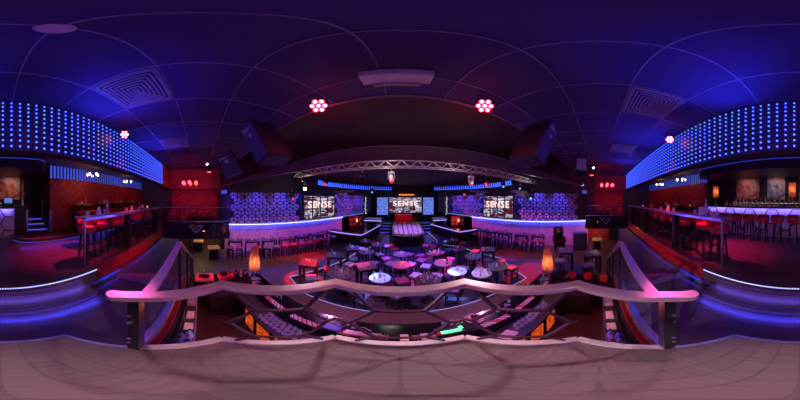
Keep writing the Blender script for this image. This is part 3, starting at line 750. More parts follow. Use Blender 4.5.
heads = [(-4.3, 'first', 'unlit black', off_lens, (-2, 6, -2)), (-2.9, 'second', 'black red-lens', dim_red, (-2, 2, 0)), (-1.35, 'third', 'unlit black', off_lens, (0, 8, -2)),
         (-.3, 'fourth', 'white-bodied', dim_red, (0, 3, 0)), (2.75, 'fifth', 'white-bodied', dim_red, (2, 3, 0)), (3.5, 'sixth', 'black red-lens', dim_red, (2.5, 2, 0)), (4.6, 'seventh', 'black blue-lens', dim_blue, (3, 2, 0)), (6.0, 'eighth', 'black blue-lens', dim_blue, (4, 2, 0))]
for i, (x, o_, d_, l_, am) in enumerate(heads):
    moving_head(x, TY, TZ - .27, am, f'{d_} stage lamp hanging under the truss, {o_} from its left end', l_, white_pl if 'white' in d_ else None, .85)
# further lamps on short booms over the dance floor
p = D(305, 188.5, 7.0); moving_head(p.x, p.y, p.z + .3, (0, 0, 1.5), 'stage lamp throwing a dazzling warm white beam beside the left screen', e_warm, None, 1.0)
STAR = p
boom = []
for (px, py, d, lab) in ((343, 194, 10.5, 'small white projector on a boom above the left wall panel'), (480, 194, 10.5, 'small white projector on a boom above the right wall panel'), (521, 195, 8.0, 'small white projector at the near end of the right screen')):
    p = D(px, py, d); root = thing('projector_mount', lab, 'projector', p)
    MB().rbox((0, 0, 0), (.62, .38, .16), .03).build('body', white_pl, root); MB().cyl((.15, -.19, 0), (.15, -.24, 0), .06, n=12).build('lens', off_lens, root)
    MB().cyl((0, 0, .08), (0, 0, 3.7 - p.z), .015, n=6).build('hanger', blackmetal, root)
    b = MB()
    for k in range(9): b.bar((-.9 + .2 * k, .1, .16 if k % 2 else .26), (-.7 + .2 * k, .1, .26 if k % 2 else .16), .015, .015)
    b.bar((-.9, .1, .16), (.9, .1, .16), .02, .02).bar((-.9, .1, .26), (.9, .1, .26), .02, .02); b.build('boom', alu, root)
for (px, py, d, lab) in ((372, 192, 12, 'black lamp hanging in front of the blue curtain left of stage'), (465, 194, 9.5, 'black lamp hanging before the right wall panel, stage end'), (532, 198, 7.8, 'black lamp hanging before the long right wall panel'), (292, 198, 8.2, 'black lamp hanging before the long left wall panel')):
    p = D(px, py, d); root = moving_head(p.x, p.y, p.z + .4, (0, 3, -1), lab, dim_red if px in (292, 465) else dim_blue, None, 1.2)
    MB().cyl((0, 0, .1), (0, 0, 3.7 - p.z - .4), .02, n=6).build('hanger', blackmetal, root)
# strings of LED under the hall ceiling
def led_arc(pts, z0, z1, label, n=36):
    root = thing('led_pelmet', label, 'light panel')
    V = [Vector(p) for p in pts]
    MB().strip(V, z0, z1, .06).build('fascia', black_paint, root)
    off = offset(V, -.012) if False else V
    b = MB(); Ls = [0]
    for a, c in zip(V, V[1:]): Ls.append(Ls[-1] + (c - a).length)
    for k in range(n):
        s_ = Ls[-1] * (k + .5) / n; i = max(j for j in range(len(V) - 1) if Ls[j] <= s_); t = (V[i + 1] - V[i]).normalized(); p = V[i] + t * (s_ - Ls[i]); nr = Vector((-t.y, t.x))
        q = p + nr * .012
        b.bar((q.x, q.y, z0 + .03), (q.x + t.x * .05, q.y + t.y * .05, z1 - .03), .05, .012)
    for a_, c_ in zip(V, V[1:]): b.bar((*a_, z0 + .04), (*c_, z0 + .04), .03, .012)
    b.build('led_bars', e_blue_bead, root); return root
def arc(pa, da, pb, db, n=10):
    return [(lambda q: (q.x, q.y))(D(pa + (pb - pa) * k / n, 200, da + (db - da) * k / n + .7 * math.sin(PI * k / n))) for k in range(n + 1)][::-1]
led_arc(arc(318, 8.6, 392, 13.2), 2.62, 2.98, 'curved strip of blue LED bars under the hall ceiling, left half')
led_arc(arc(434, 13.2, 512, 8.6), 2.62, 2.98, 'curved strip of blue LED bars under the hall ceiling, right half')
# ------------------------------------------------------------------ round-the-platform bar below
BT = -.90       # counter top
def counter(name, label, poly, z0, z1, topm, bodym, inset=.12, cat='bar counter'):
    root = thing(name, label, cat)
    MB().prism(poly, z1 - .05, z1).build('counter_top', topm, root)
    cx = sum(p[0] for p in poly) / len(poly); cy = sum(p[1] for p in poly) / len(poly)
    return root
root = thing('bar_counter', 'long black glossy bar counter curving round below the viewing platform', 'bar counter')
outer = [(-3.75, -.18), (-3.75, 1.2), (-3.42, 1.72), (-1.2, 1.66), (0, 1.70), (1.2, 1.66), (3.42, 1.72), (3.75, 1.2), (3.75, -.18)]
inner = [(-3.30, -.18), (-3.30, 1.12), (-3.2, 1.28), (-1.2, 1.24), (0, 1.27), (1.2, 1.24), (3.2, 1.28), (3.30, 1.12), (3.30, -.18)]
def band(m, o_, i_, z0, z1):
    for k in range(len(o_) - 1): m.prism([o_[k], o_[k + 1], i_[k + 1], i_[k]], z0, z1)
    return m
band(MB(), outer, inner, BT - .05, BT).build('counter_top', blackgloss, root)
o2 = [(x * .97, y * .97 if y > .5 else y) for x, y in outer]; i2 = [(x * .99, y * .985 if y > .5 else y) for x, y in inner]
band(MB(), o2, i2, ZH, BT - .05).build('front_panel', blackwood, root)
# small pale emblem marks inlaid in the counter
for nm_, (cx, cy) in (('emblem', (-2.15, 1.55)), ('emblem', (-.45, 1.50)), ('emblem', (2.3, 1.55))):
    MB().bar((cx - .12, cy - .04, BT + .002), (cx, cy + .04, BT + .002), .014, .004).bar((cx, cy + .04, BT + .002), (cx + .12, cy - .04, BT + .002), .014, .004).bar((cx - .05, cy - .05, BT + .002), (cx + .05, cy - .05, BT + .002), .014, .004).build(nm_, mat('emblem_grey', (.4, .4, .45), .4), root)
# work bench on the staff side
root = thing('work_bench', 'dark grey stepped work surface with orange-lit fridges facing the platform', 'bar back')
wo = inner; wi = [(-2.85, .2), (-2.85, .75), (-2.55, .86), (-1.2, .82), (0, .84), (1.2, .82), (2.55, .86), (2.85, .75), (2.85, .2)]
wo = [(x * .98, max(y, .26) - .055) for x, y in inner]
band(MB(), wo, wi, BT - .20, BT - .16).build('work_top', greytop, root)
wb = [(x * .985, y + .02) for x, y in wi]
band(MB(), [(x * .995, y - .01) for x, y in wo], wb, ZH, BT - .20).build('cabinet_body', blackwood, root)
def along(poly, n):
    V = [Vector(p) for p in poly]; Ls = [0]
    for a, c in zip(V, V[1:]): Ls.append(Ls[-1] + (c - a).length)
    out = []
    for k in range(n):
        s_ = Ls[-1] * (k + .5) / n; i = max(j for j in range(len(V) - 1) if Ls[j] <= s_); t = (V[i + 1] - V[i]).normalized(); out.append((V[i] + t * (s_ - Ls[i]), t))
    return out
for k, (p, t) in enumerate(along(wb[1:-1], 11)):
    nr = Vector((t.y, -t.x)); c = p + nr * .012
    a = math.atan2(t.y, t.x)
    f = MB().box((c.x, c.y, (ZH + BT) / 2 - .1), (.43, .03, .72), a).build('fridge_door', blackmetal, root)
    if k in (1, 2, 3, 7, 8, 9, 5):
        g = c + nr * .02
        b = MB()
        for r_ in range(3): b.box((g.x, g.y, ZH + .28 + .24 * r_), (.36, .012, .19), a)
        b.build('lit_pane', e_orange, f)
# bar mats, glass rows and other things on the bench
MATS = []
for k in range(8):
    p, t = along([(x, y + .06) for x, y in inner[2:7]], 8)[k]
    o = MB().box((p.x, p.y, BT + .008), (.56, .10, .014), math.atan2(t.y, t.x)).build('bar_mat', matt_pattern)
    side = ['leftmost', 'second', 'third', 'fourth', 'fifth', 'sixth', 'seventh', 'rightmost'][k]
    tag(o, f'red and white bar mat along the inner counter edge, {side} of eight', 'bar mat', 'bar mats')
tumbler = MB().lathe([(.036, 0), (.038, .004), (.030, .10), (.026, .10), (.033, .012), (.001, .012)], n=10)
def tumblers(pos, label, group, z):
    first = None
    for x, y in pos:
        if first is None:
            first = tumbler.build('drinking_glass', glass_clear, None, True); o = first
        else:
            o = first.copy(); C.objects.link(o)
        o.location = (x, y, z); tag(o, label, 'glass', group)
pos = []
for i in range(9):
    for j in range(3): pos.append((-1.80 + i * .10 + (j % 2) * .05, .93 + j * .085 + random.uniform(-.012, .012)))
tumblers(pos, 'clear upturned glass in the crowd drying on the left half of the work bench', 'glasses drying on the left work bench', BT - .159)
pos = []
for i in range(10):
    for j in range(2): pos.append((1.32 + i * .10 + (j % 2) * .05, 1.00 + j * .085 + random.uniform(-.012, .012)))
tumblers(pos, 'clear upturned glass in the crowd drying on the right half of the work bench', 'glasses drying on the right work bench', BT - .159)
o = MB().rbox((1.12, .98, BT - .149), (.24, .17, .02), .005, R(15)).build('note_pad', mat('cream_paper', (.75, .66, .58), .7)); tag(o, 'cream note pad lying on the right half of the work bench', 'note pad')
# till with green light
root = thing('cash_till', 'small cash till with a green-lit display on the inner counter edge', 'till', (.56, 1.34, BT + .016))
MB().rbox((0, 0, .05), (.34, .22, .10), .012).build('body', blackmetal, root)
MB().box((0, -.03, .112), (.24, .06, .012)).build('display', e_green, root); MB().box((-.14, .0, .108), (.05, .15, .006)).build('key_pad', red_plastic, root)
MB().box((.14, .02, .108), (.05, .06, .006)).build('side_light', e_green, root)
for k, x in enumerate((.045, .26)):
    root = thing('card_reader', f'orange-lit card reader at the middle of the counter, {"first" if k==0 else "second"} from the left', 'card reader', (x, 1.30, BT + .016))
    MB().rbox((0, 0, .03), (.09, .15, .06), .01).build('body', label_white, root); MB().box((0, -.03, .064), (.06, .05, .008)).build('lit_screen', emis('orange_reader_light', (1., .28, .06), 2.2), root)
o = MB().bb(-.62, -.2, 1.29, 1.39, BT + .016, BT + .05).build('condiment_tray', steel); tag(o, 'shallow steel condiment tray at the middle of the inner counter edge', 'tray')
o = MB().bb(-.90, -.68, 1.28, 1.40, BT + .016, BT + .09).build('ice_tub', mat('blue_plastic', (.1, .15, .8), .3)); tag(o, 'blue plastic tub between the drying glasses and the tray', 'tub')
# round tray and glasses on the customer counter
o = MB().lathe([(.001, .0), (.13, 0), (.15, .025), (.14, .03), (.125, .01), (.001, .01)], (1.02, 1.54, BT), 24).build('serving_tray', mat('pink_tray', (.75, .45, .45), .4), None, True); tag(o, 'round pink serving tray on the bar counter right of the till', 'tray')
o = MB().lathe([(.03, 0), (.06, .03), (.07, .08), (.06, .08), (.05, .03), (.001, .02)], (1.02, 1.54, BT + .012), 14).build('bowl', mat('brown_bowl', (.2, .06, .04), .3), None, True); tag(o, 'small brown bowl sitting on the round pink tray', 'bowl')
wine = MB().lathe([(.034, 0), (.032, .004), (.006, .01), (.006, .08), (.03, .11), (.038, .15), (.03, .19), (.027, .19), (.034, .15), (.026, .115), (.001, .095)], n=10)
def stems(pos, label, group, z):
    first = None
    for x, y in pos:
        if first is None: first = wine.build('wine_glass', glass_clear, None, True); o = first
        else: o = first.copy(); C.objects.link(o)
        o.location = (x, y, z); tag(o, label, 'glass', group)
stems([(-.98, 1.49), (-.86, 1.52), (-.78, 1.48), (-.66, 1.54), (-.57, 1.49)], 'stemmed glass standing on the bar counter left of the middle emblem', 'stemmed glasses left on the counter', BT)
stems([(.55, 1.53), (.66, 1.56), (.74, 1.51), (1.45, 1.50), (1.6, 1.46), (1.75, 1.52)], 'stemmed glass standing on the bar counter around the pink tray', 'stemmed glasses right on the counter', BT)
stems([(-3.05, 1.40), (-2.95, 1.48), (-2.88, 1.38)], 'stemmed glass near the foot of the left bar lamp', 'stemmed glasses by the left lamp', BT)
stems([(3.0, 1.40), (3.1, 1.50), (2.92, 1.46)], 'stemmed glass near the foot of the right bar lamp', 'stemmed glasses by the right lamp', BT)
def bottle(mat_, h=.30, r=.038, cap=None, lab=None):
    root = thing('bottle', 'x', 'bottle')
    MB().lathe([(r, 0), (r, h * .58), (r * .8, h * .66), (r * .35, h * .76), (r * .33, h * .96), (r * .4, h)], n=10).build('glass_body', mat_, root, True)
    MB().cyl((0, 0, h * .18), (0, 0, h * .48), r * 1.02, n=10).build('paper_label', lab or label_white, root, True)
    MB().cyl((0, 0, h * .96), (0, 0, h * 1.02), r * .42, n=8).build('cap', cap or label_red, root)
    return Proto(root)
BOT = [bottle(bottle_dark), bottle(bottle_blue, .32, .04, blackmetal), bottle(bottle_amber, .28, .042, blackmetal), bottle(bottle_clear, .31, .036, label_red, label_red), bottle(bottle_dark, .26, .045, steel, label_red)]
# lamps on the counter corners
def bar_lamp(loc, label, h=.92):
    root = thing('bar_lamp', label, 'lamp', loc)
    MB().lathe([(.10, 0), (.10, .012), (.03, .03), (.012, .06), (.012, .16), (.03, .20), (.035, .24), (.012, .28), (.012, h * .42)], n=14).build('stem', steel, root, True)
    m = MB(); n = 20; r0, r1, z0, z1 = .165, .105, h * .36, h
    vs = []; fs = []
    for r_, z in ((r0, z0), (r1, z1), (r1 - .004, z1), (r0 - .004, z0)):
        for k in range(n): vs.append((r_ * math.cos(2 * PI * k / n), r_ * math.sin(2 * PI * k / n), z))
    for i in range(4):
        for k in range(n): fs.append((i * n + k, i * n + (k + 1) % n, ((i + 1) % 4) * n + (k + 1) % n, ((i + 1) % 4) * n + k))
    m.add(vs, fs).build('lamp_shade', shade_mat, root, True)
    MB().lathe([(.012, h * .46), (.04, h * .52), (.045, h * .60), (.02, h * .70), (.004, h * .76)], n=10).build('bulb', e_bulb, root, True)
    return root
def lamp_at(px, yb, z):
    return P(px, yb, z)
la = P(254.5, 278.5, BT); bar_lamp((la.x, la.y, BT), 'tall orange-shaded lamp on the left corner of the bar counter', 1.10)
lb = P(547.5, 278.5, BT); bar_lamp((lb.x, lb.y, BT), 'tall orange-shaded lamp on the right corner of the bar counter', 1.10)
# tubs, sinks and clutter on the return counters
def tub(loc, label, m_, r=.2, h=.26):
    o = MB().lathe([(r * .8, 0), (r, h), (r * .96, h), (r * .76, .02), (.001, .02)], n=20).build('ice_bucket', m_, None, True); o.location = loc; return tag(o, label, 'bucket')
pink_lit = mat('pink_lit_finish', (.85, .22, .28), .35)  # red light on the pale unit put into its colour
p = P(203, 287, BT); root = thing('sink_unit', 'low pink-lit unit with an oval basin at the open end of the left bar return', 'sink', (-3.52, .12, BT))
MB().rbox((0, 0, .05), (.40, .52, .10), .03).build('body', pink_lit, root, True)
b = MB(); vs = []; n_ = 28
for r_, z_ in ((1, .098), (1, .112), (.86, .112), (.80, .100)): vs += [(.14 * r_ * math.cos(2 * PI * k / n_), .17 * r_ * math.sin(2 * PI * k / n_), z_) for k in range(n_)]
b.add(vs, [(i * n_ + k, i * n_ + (k + 1) % n_, (i + 1) * n_ + (k + 1) % n_, (i + 1) * n_ + k) for i in range(3) for k in range(n_)] + [tuple(range(3 * n_, 4 * n_))]).build('oval_basin', mat('pink_lit_basin', (.45, .06, .08), .3), root, True)
MB().cyl((-.14, 0, .10), (-.14, 0, .26), .014, n=10).cyl((-.14, 0, .25), (-.02, 0, .25), .012, n=10).build('tap', steel, root)
tub((3.52, .34, BT), 'red ice bucket at the open end of the right bar return', red_plastic, .13, .17); tub((3.54, .78, BT), 'second red ice bucket on the right bar return', red_plastic, .12, .15)
def machine(loc, rz, label, m_):
    root = thing('drinks_mixer', label, 'appliance', loc, rz)
    MB().rbox((0, 0, .08), (.30, .42, .16), .03).build('body', m_, root); MB().rbox((0, -.06, .19), (.22, .2, .06), .02).build('lid', blackmetal, root)
    MB().cyl((0, .14, .16), (0, .14, .26), .05, n=12).build('spout', steel, root); MB().bb(-.12, .12, -.215, -.205, .03, .10).build('control_panel', label_white, root)
machine((-3.5, .72, BT), .2, 'red-topped drinks machine beside the pink-lit basin unit', red_plastic)
machine((3.5, 1.13, BT), -.2, 'black drinks machine beside the red ice buckets', blackmetal)
for k, (x, y) in enumerate(((-3.52, 1.30), (-3.42, 1.42), (-3.62, 1.2), (-3.48, 1.16), (-3.62, 1.06))):
    BOT[k % 5].put((x, y, BT), 0, ['dark bottle', 'pale blue bottle', 'amber bottle', 'clear red-label bottle', 'stubby dark bottle'][k % 5] + ' between the drinks machine and left lamp')
for k, (x, y) in enumerate(((3.42, 1.50), (3.52, 1.46), (3.34, 1.58), (3.40, 1.42))):
    BOT[k % 5].put((x, y, BT), 0, ['dark bottle', 'pale blue bottle', 'amber bottle', 'clear red-label bottle', 'stubby dark bottle'][k % 5] + ' between the drinks machine and right lamp')
o = MB().rbox((-3.05, .45, BT - .088), (.26, .36, .14), .04).build('cooler_box', mat('dark_blue_plastic', (.04, .05, .25), .4)); tag(o, 'dark blue box standing on the work bench end behind the pink-lit basin unit', 'box')
# back shelf under the landing with bottle rail, papers and bottles
for s, nm in ((-1, 'left'), (1, 'right')):
    root = thing('back_shelf', f'narrow back bar shelf tucked under the {nm} edge of the landing', 'shelf')
    MB().bb(s * .75, s * 3.1, -.40, -.05, BT - .04, BT).build('shelf_board', greytop, root)
    MB().bb(s * .75, s * 3.1, -.40, -.10, ZH, BT - .04).build('cabinet_body', blackwood, root)
    MB().bb(s * .75, s * 3.1, -.07, -.05, BT, BT + .03).build('front_lip', steel, root)
    rt = thing('drip_rail', f'perforated metal drip rail above the {nm} back shelf', 'drip rail')
    MB().bb(s * .75, s * 2.65, -.26, -.21, -.50, -.46).build('perforated_rail', dots_mat, rt)
    for x in (.8, 1.8, 2.6): MB().bb(s * x - .01, s * x + .01, -.24, -.22, BT, -.50).build('bracket', steel, rt)
    o = MB().rbox((s * 1.95, -.145, BT + .02), (.22, .12, .04), .005).build('paper_stack', label_white); tag(o, f'thick white paper pad on the {nm} back shelf', 'paper')
    o = MB().rbox((s * 1.62, -.145, BT + .015), (.18, .12, .03), .005).build('paper_stack', label_white); tag(o, f'smaller white paper pad on the {nm} back shelf, nearer the platform', 'paper')
    o = MB().rbox((s * 2.4, -.155, BT + .05), (.26, .15, .10), .01).build('napkin_box', pale_tile); tag(o, f'pale napkin box on the {nm} back shelf beside the thick paper pad', 'box')
    for k in range(9):
        BOT[1 if k % 3 else 3].put((s * (.88 + .058 * k), -.11 - .08 * (k % 2), BT), 0, f'{"pale blue" if k%3 else "clear red-label"} bottle crowded on the {nm} back shelf next to the platform', f'{"pale blue" if k%3 else "clear"} bottles on the {nm} back shelf')

# ------------------------------------------------------------------ hall furniture
def make_table(shape, topm, legm, sx=.68, sy=.68, h=1.05):
    root = thing('bar_table', 'x', 'table')
    if shape == 'round':
        MB().cyl((0, 0, h - .04), (0, 0, h), sx / 2, n=28).build('table_top', topm, root, True)
        MB().lathe([(.24, 0), (.24, .02), (.05, .05), (.04, .1), (.04, h - .08), (.14, h - .04)], n=16).build('pedestal', legm, root, True)
    else:
        MB().rbox((0, 0, h - .025), (sx, sy, .05), .01).build('table_top', topm, root)
        MB().bb(-sx / 2 + .05, sx / 2 - .05, -sy / 2 + .05, sy / 2 - .05, h - .13, h - .05).build('apron', legm, root)
        for a in (-1, 1):
            for b in (-1, 1):
                x, y = a * (sx / 2 - .06), b * (sy / 2 - .06); MB().bb(x - .045, x + .045, y - .045, y + .045, 0, h - .05).build('leg', legm, root)
    return Proto(root)
def make_stool(seatm, h=.72):
    root = thing('bar_stool', 'x', 'stool')
    MB().rbox((0, 0, h + .01), (.40, .40, .13), .035).build('seat', seatm, root, True)
    MB().bb(-.17, .17, -.17, .17, h - .10, h - .055).build('seat_frame', blackwood, root)
    for a in (-1, 1):
        for b in (-1, 1):
            MB().bar((a * .155, b * .155, h - .06), (a * .17, b * .17, 0), .04, .04).build('leg', blackwood, root)
    s_ = MB()
    for b in (-1, 1): s_.bb(-.16, .16, b * .162 - .012, b * .162 + .012, .22, .25).bb(b * .162 - .012, b * .162 + .012, -.16, .16, .28, .31)
    s_.build('stretcher', blackwood, root)
    return Proto(root)
T_SQ = make_table('square', tabletop, blackwood); T_RED = make_table('square', darktop, redwood); T_RO = make_table('round', tabletop, blackmetal, .74); T_CL = make_table('round', cloth_white, blackmetal, .66); T_DK = make_table('round', darktop, blackmetal, .78)
T_LONG = make_table('square', darktop, blackwood, .62, .92)
T_BIG = make_table('round', darktop, blackmetal, .95)
S_G, S_P, S_R, S_W = make_stool(seat_grey), make_stool(seat_plum), make_stool(seat_red), make_stool(mat('pale_leatherette', (.44, .40, .45), .42))
SN = {id(S_G): 'mauve-seated', id(S_P): 'plum-seated', id(S_R): 'red-seated', id(S_W): 'pale-seated'}
def make_candle():
    root = thing('candle_holder', 'x', 'candle')
    o = MB().lathe([(.03, 0), (.042, .03), (.042, .09), (.038, .09), (.036, .02), (.001, .015)], n=10).build('glass_cup', glass_clear, root, True)
    MB().cyl((0, 0, .016), (0, 0, .05), .03, n=10).build('wax', mat('cream_wax', (.8, .6, .45), .5), root); MB().lathe([(.003, .05), (.009, .065), (.002, .085)], n=6).build('flame', e_candle, root)
    return Proto(root)
def make_card():
    root = thing('menu_card', 'x', 'menu card')
    MB().add([(-.05, -.04, 0), (.05, -.04, 0), (.05, 0, .16), (-.05, 0, .16), (-.05, .04, 0), (.05, .04, 0)], [(0, 1, 2, 3), (5, 4, 3, 2), (0, 3, 4), (1, 5, 2), (0, 4, 5, 1)]).build('folded_card', label_white, root)
    MB().bar((-.03, -.032, .05), (.03, -.018, .11), .03, .003).build('printed_patch', red_plastic, root)
    return Proto(root)
CAN, CARD = make_candle(), make_card()
BN = ['dark bottle', 'pale blue bottle', 'amber bottle', 'clear red-label bottle', 'stubby dark bottle']
def table(proto, loc, rz, label, short, items='cbg', spread=.18):
    proto.put(loc, rz, label); z = loc[2] + 1.05; k = 0
    n = len(items)
    for i, ch in enumerate(items):
        a = 2.4 * i + .6; r_ = 0 if ch == 'm' else spread * (.55 + .45 * (i % 3) / 2); x, y = loc[0] + r_ * math.cos(a), loc[1] + r_ * math.sin(a)
        if ch == 'c': CAN.put((x, y, z), 0, f'small glass candle holder on {short}')
        elif ch == 'm': CARD.put((x, y, z), a, f'folded white menu card on {short}')
        elif ch == 'g':
            o = tumbler_proto.copy(); C.objects.link(o); o.location = (x, y, z); tag(o, f'clear drinking glass on {short}', 'glass', f'glasses on {short}')
        elif ch == 'w':
            o = wine_proto.copy(); C.objects.link(o); o.location = (x, y, z); tag(o, f'stemmed glass on {short}', 'glass', f'stemmed glasses on {short}')
        else:
            b = int(ch); BOT[b].put((x, y, z), 0, f'{BN[b]} on {short}', f'{BN[b]}s on {short}' if items.count(ch) > 1 else None)
tumbler_proto = next(o for o in C.objects if o.name.startswith('drinking_glass')); wine_proto = next(o for o in C.objects if o.name.startswith('wine_glass'))
OCC = []
def clear(x, y, r, z):
    '''True when (x, y) keeps r from the dance floor's step.'''
    if z > ZS + .05: return True
    n_ = len(sunk); ins = False
    for i in range(n_):
        (ax, ay), (bx_, by_) = sunk[i], sunk[(i + 1) % n_]
        if (ay > y) != (by_ > y) and x < (bx_ - ax) * (y - ay) / (by_ - ay) + ax: ins = not ins
    if not ins: return False
    for i in range(n_):
        a, b = Vector(sunk[i]), Vector(sunk[(i + 1) % n_]); p = Vector((x, y)); t = max(0, min(1, (p - a).dot(b - a) / (b - a).length_squared))
        if (a + (b - a) * t - p).length < r: return False
    return True
def settle(q, r):
    '''Nudge a table off the step, toward the middle of the dance floor.'''
    q = Vector((q.x, q.y, q.z)); c = Vector((.7, q.y if 4 < q.y < 12 else 6, 0))
    for _ in range(60):
        if clear(q.x, q.y, r, ZS): break
        v = Vector((c.x - q.x, c.y - q.y, 0)); q += v.normalized() * .03
    return q
def free(x, y, r): return all((x - a) ** 2 + (y - b) ** 2 > (r + q) ** 2 for a, b, q in OCC)
def stool(proto, loc, rz, short, where, centre=None):
    if centre is not None:
        vx, vy = loc[0] - centre[0], loc[1] - centre[1]; d0 = math.hypot(vx, vy); a0 = math.atan2(vy, vx); done = False
        for dd in (0, .08, .16, .26, .4):
            for da in (0, 15, -15, 30, -30, 45, -45, 60, -60, 80, -80, 100, -100, 130, -130, 160):
                x, y = centre[0] + (d0 + dd) * math.cos(a0 + R(da)), centre[1] + (d0 + dd) * math.sin(a0 + R(da))
                if free(x, y, .285) and clear(x, y, .285, loc[2]): done = True; break
            if done: break
        if not done: return
        loc = (x, y, loc[2]); rz = math.atan2(y - centre[1], x - centre[0])
    OCC.append((loc[0], loc[1], .285))
    proto.put(loc, rz, f'{SN[id(proto)]} stool {where} {short}')

# tables of the sunken floor: (sight x, sight y of the top, kind, label, short, items, stools [(sight x, sight y of the seat, kind, where)])
TB = [
 (307.5, 262, T_RED, .5, 'red-lit square high table at the left corner of the dance floor step', 'the red-lit corner table', 'mc', [(299.5, 268.5, S_W, 'in front of'), (317, 263, S_R, 'behind')]),
 (334, 254.5, T_RED, .5, 'square high table second along the left step edge', 'the second left step table', 'm3g', [(326.5, 260, S_W, 'in front of'), (343, 256, S_G, 'behind')]),
 (351, 247.5, T_RED, .5, 'square high table third along the left step edge', 'the third left step table', 'm3', [(346, 252, S_W, 'in front of'), (357, 250, S_G, 'behind')]),
 (341, 272.5, T_BIG, .2, 'wide round table crowded with glasses in front of the red-lit corner table', 'the crowded round table', 'gwgwgwgwg3wgm3wg', [(347, 279, S_W, 'in front of'), (361, 268.5, S_G, 'beside')]),
 (366, 265.5, T_SQ, .6, 'mauve-lit square table between crowded round table and centre aisle', 'the mauve-lit square table', 'mg', [(373.5, 263, S_P, 'aisle side of'), (366, 259, S_G, 'stage side of')]),
 (380, 277.5, T_CL, .2, 'white round table lit bright blue, left of the centre aisle', 'the blue-lit white table', 'gwgwgm', [(391, 280.5, S_P, 'aisle side of'), (369, 283, S_W, 'bar side of')]),
 (400.5, 264.5, T_RO, .2, 'red-lit round table in the middle of the dance floor', 'the middle red-lit table', 'cmg', [(392, 270, S_W, 'left of'), (403, 273, S_W, 'in front of'), (394, 257.5, S_P, 'behind left of'), (407, 258, S_P, 'behind right of')]),
 (401, 254, T_RO, .2, 'grey round table behind the middle red-lit one', 'the grey table behind the middle', 'cm', [(408.5, 254.5, S_P, 'right of')]),
 (434, 252.5, T_DK, .2, 'dark round table near the right stage aisle crowded with bottles', 'the bottle-crowded aisle table', 'gg3m0wg', [(428.5, 257, S_P, 'in front of'), (441.5, 252, S_G, 'right of')]),
 (443, 262.5, T_RO, .2, 'red-lit round table right of the centre aisle', 'the right red-lit table', 'cg0', [(434.5, 267, S_W, 'left of'), (442.5, 271, S_W, 'in front of'), (451, 259, S_P, 'behind')]),
 (428, 279.5, T_DK, .2, 'dark round table of glasses nearest the bar, right of the centre', 'the dark glass-laden table', 'gwgwgw3m', [(417.5, 283, S_W, 'left of'), (441, 282, S_P, 'right of')]),
 (457, 271, T_CL, .2, 'white round table lit bright blue, right of the centre aisle', 'the right blue-lit white table', 'wmg', [(449, 276, S_W, 'left of'), (459, 264, S_P, 'stage side of')]),
 (481.5, 273, T_CL, .2, 'cream-lit white round table nearest the bar on the right', 'the cream-lit white table', 'gwgwg0m', [(491, 273, S_W, 'right of'), (484, 266, S_G, 'stage side of')]),
 (473.5, 256, T_RO, .2, 'round grey table with plum stool between aisle and right step', 'the plum-stooled round table', 'm3g', [(467, 262.5, S_G, 'in front of'), (476.5, 262.5, S_P, 'right in front of')]),
 (506, 266.5, T_RO, .2, 'pale round table with dark stools near the right step corner', 'the pale right corner table', '31gm', [(498.5, 272, S_G, 'left in front of'), (514, 271.5, S_G, 'right in front of')]),
 (488, 249, T_SQ, .9, 'square high table at the right step edge', 'the right step table', 'mg', [(485.5, 253, S_W, 'in front of'), (497, 252, S_G, 'right of')]),
 (459, 248, T_DK, .3, 'dark round table with pale stools deep in the right half', 'the deep right round table', 'mg0', [(463, 253, S_W, 'in front of'), (454, 252, S_G, 'left of')]),
 (378, 244.5, T_DK, .3, 'dark round table near the left stage steps', 'the table by the left stage steps', 'mg0', [(374.5, 248.5, S_G, 'in front of'), (383, 247, S_P, 'aisle side of')]),
 (366.5, 251.5, T_DK, .3, 'dark round table behind the mauve-lit square one', 'the table behind the mauve-lit one', 'mcg', [(371.5, 255.5, S_G, 'aisle side of'), (360.5, 254.5, S_G, 'left of')]),
 (364, 240.5, T_DK, .3, 'dark round table before the left side bar', 'the table before the left side bar', 'mg', [(359, 244.5, S_R, 'left of'), (369, 243.5, S_G, 'right of')]),
 (437, 242.5, T_DK, .3, 'dark round table near the right stage steps', 'the table by the right stage steps', 'm0', [(443.5, 246, S_G, 'right of'), (432.5, 246, S_P, 'aisle side of')]),
 (452, 240, T_DK, .3, 'dark round table before the right side bar', 'the table before the right side bar', 'mg', [(457, 243.5, S_R, 'right of'), (447, 243, S_G, 'left of')]),
]
for (px, py, pr, rz, lab, short, items, sts) in TB:
    q = settle(P(px, py, ZS + 1.05), .37 if pr is T_CL else .49); OCC.append((q.x, q.y, {id(T_BIG): .50, id(T_CL): .34, id(T_RED): .46, id(T_SQ): .46}.get(id(pr), .385)))
for (px, py, pr, rz, lab, short, items, sts) in TB:
    q = settle(P(px, py, ZS + 1.05), .37 if pr is T_CL else .49); table(pr, (q.x, q.y, ZS), rz, lab, short, items, .26 if len(items) > 5 else .18)
    for (sx, sy, sp, wh) in sts:
        s_ = P(sx, sy, ZS + .77); v = Vector((s_.x - q.x, s_.y - q.y)); need = .72 if pr is not T_BIG else .80
        if v.length < need: v = v.normalized() * need
        stool(sp, (q.x + v.x, q.y + v.y, ZS), rz, short, wh, (q.x, q.y))
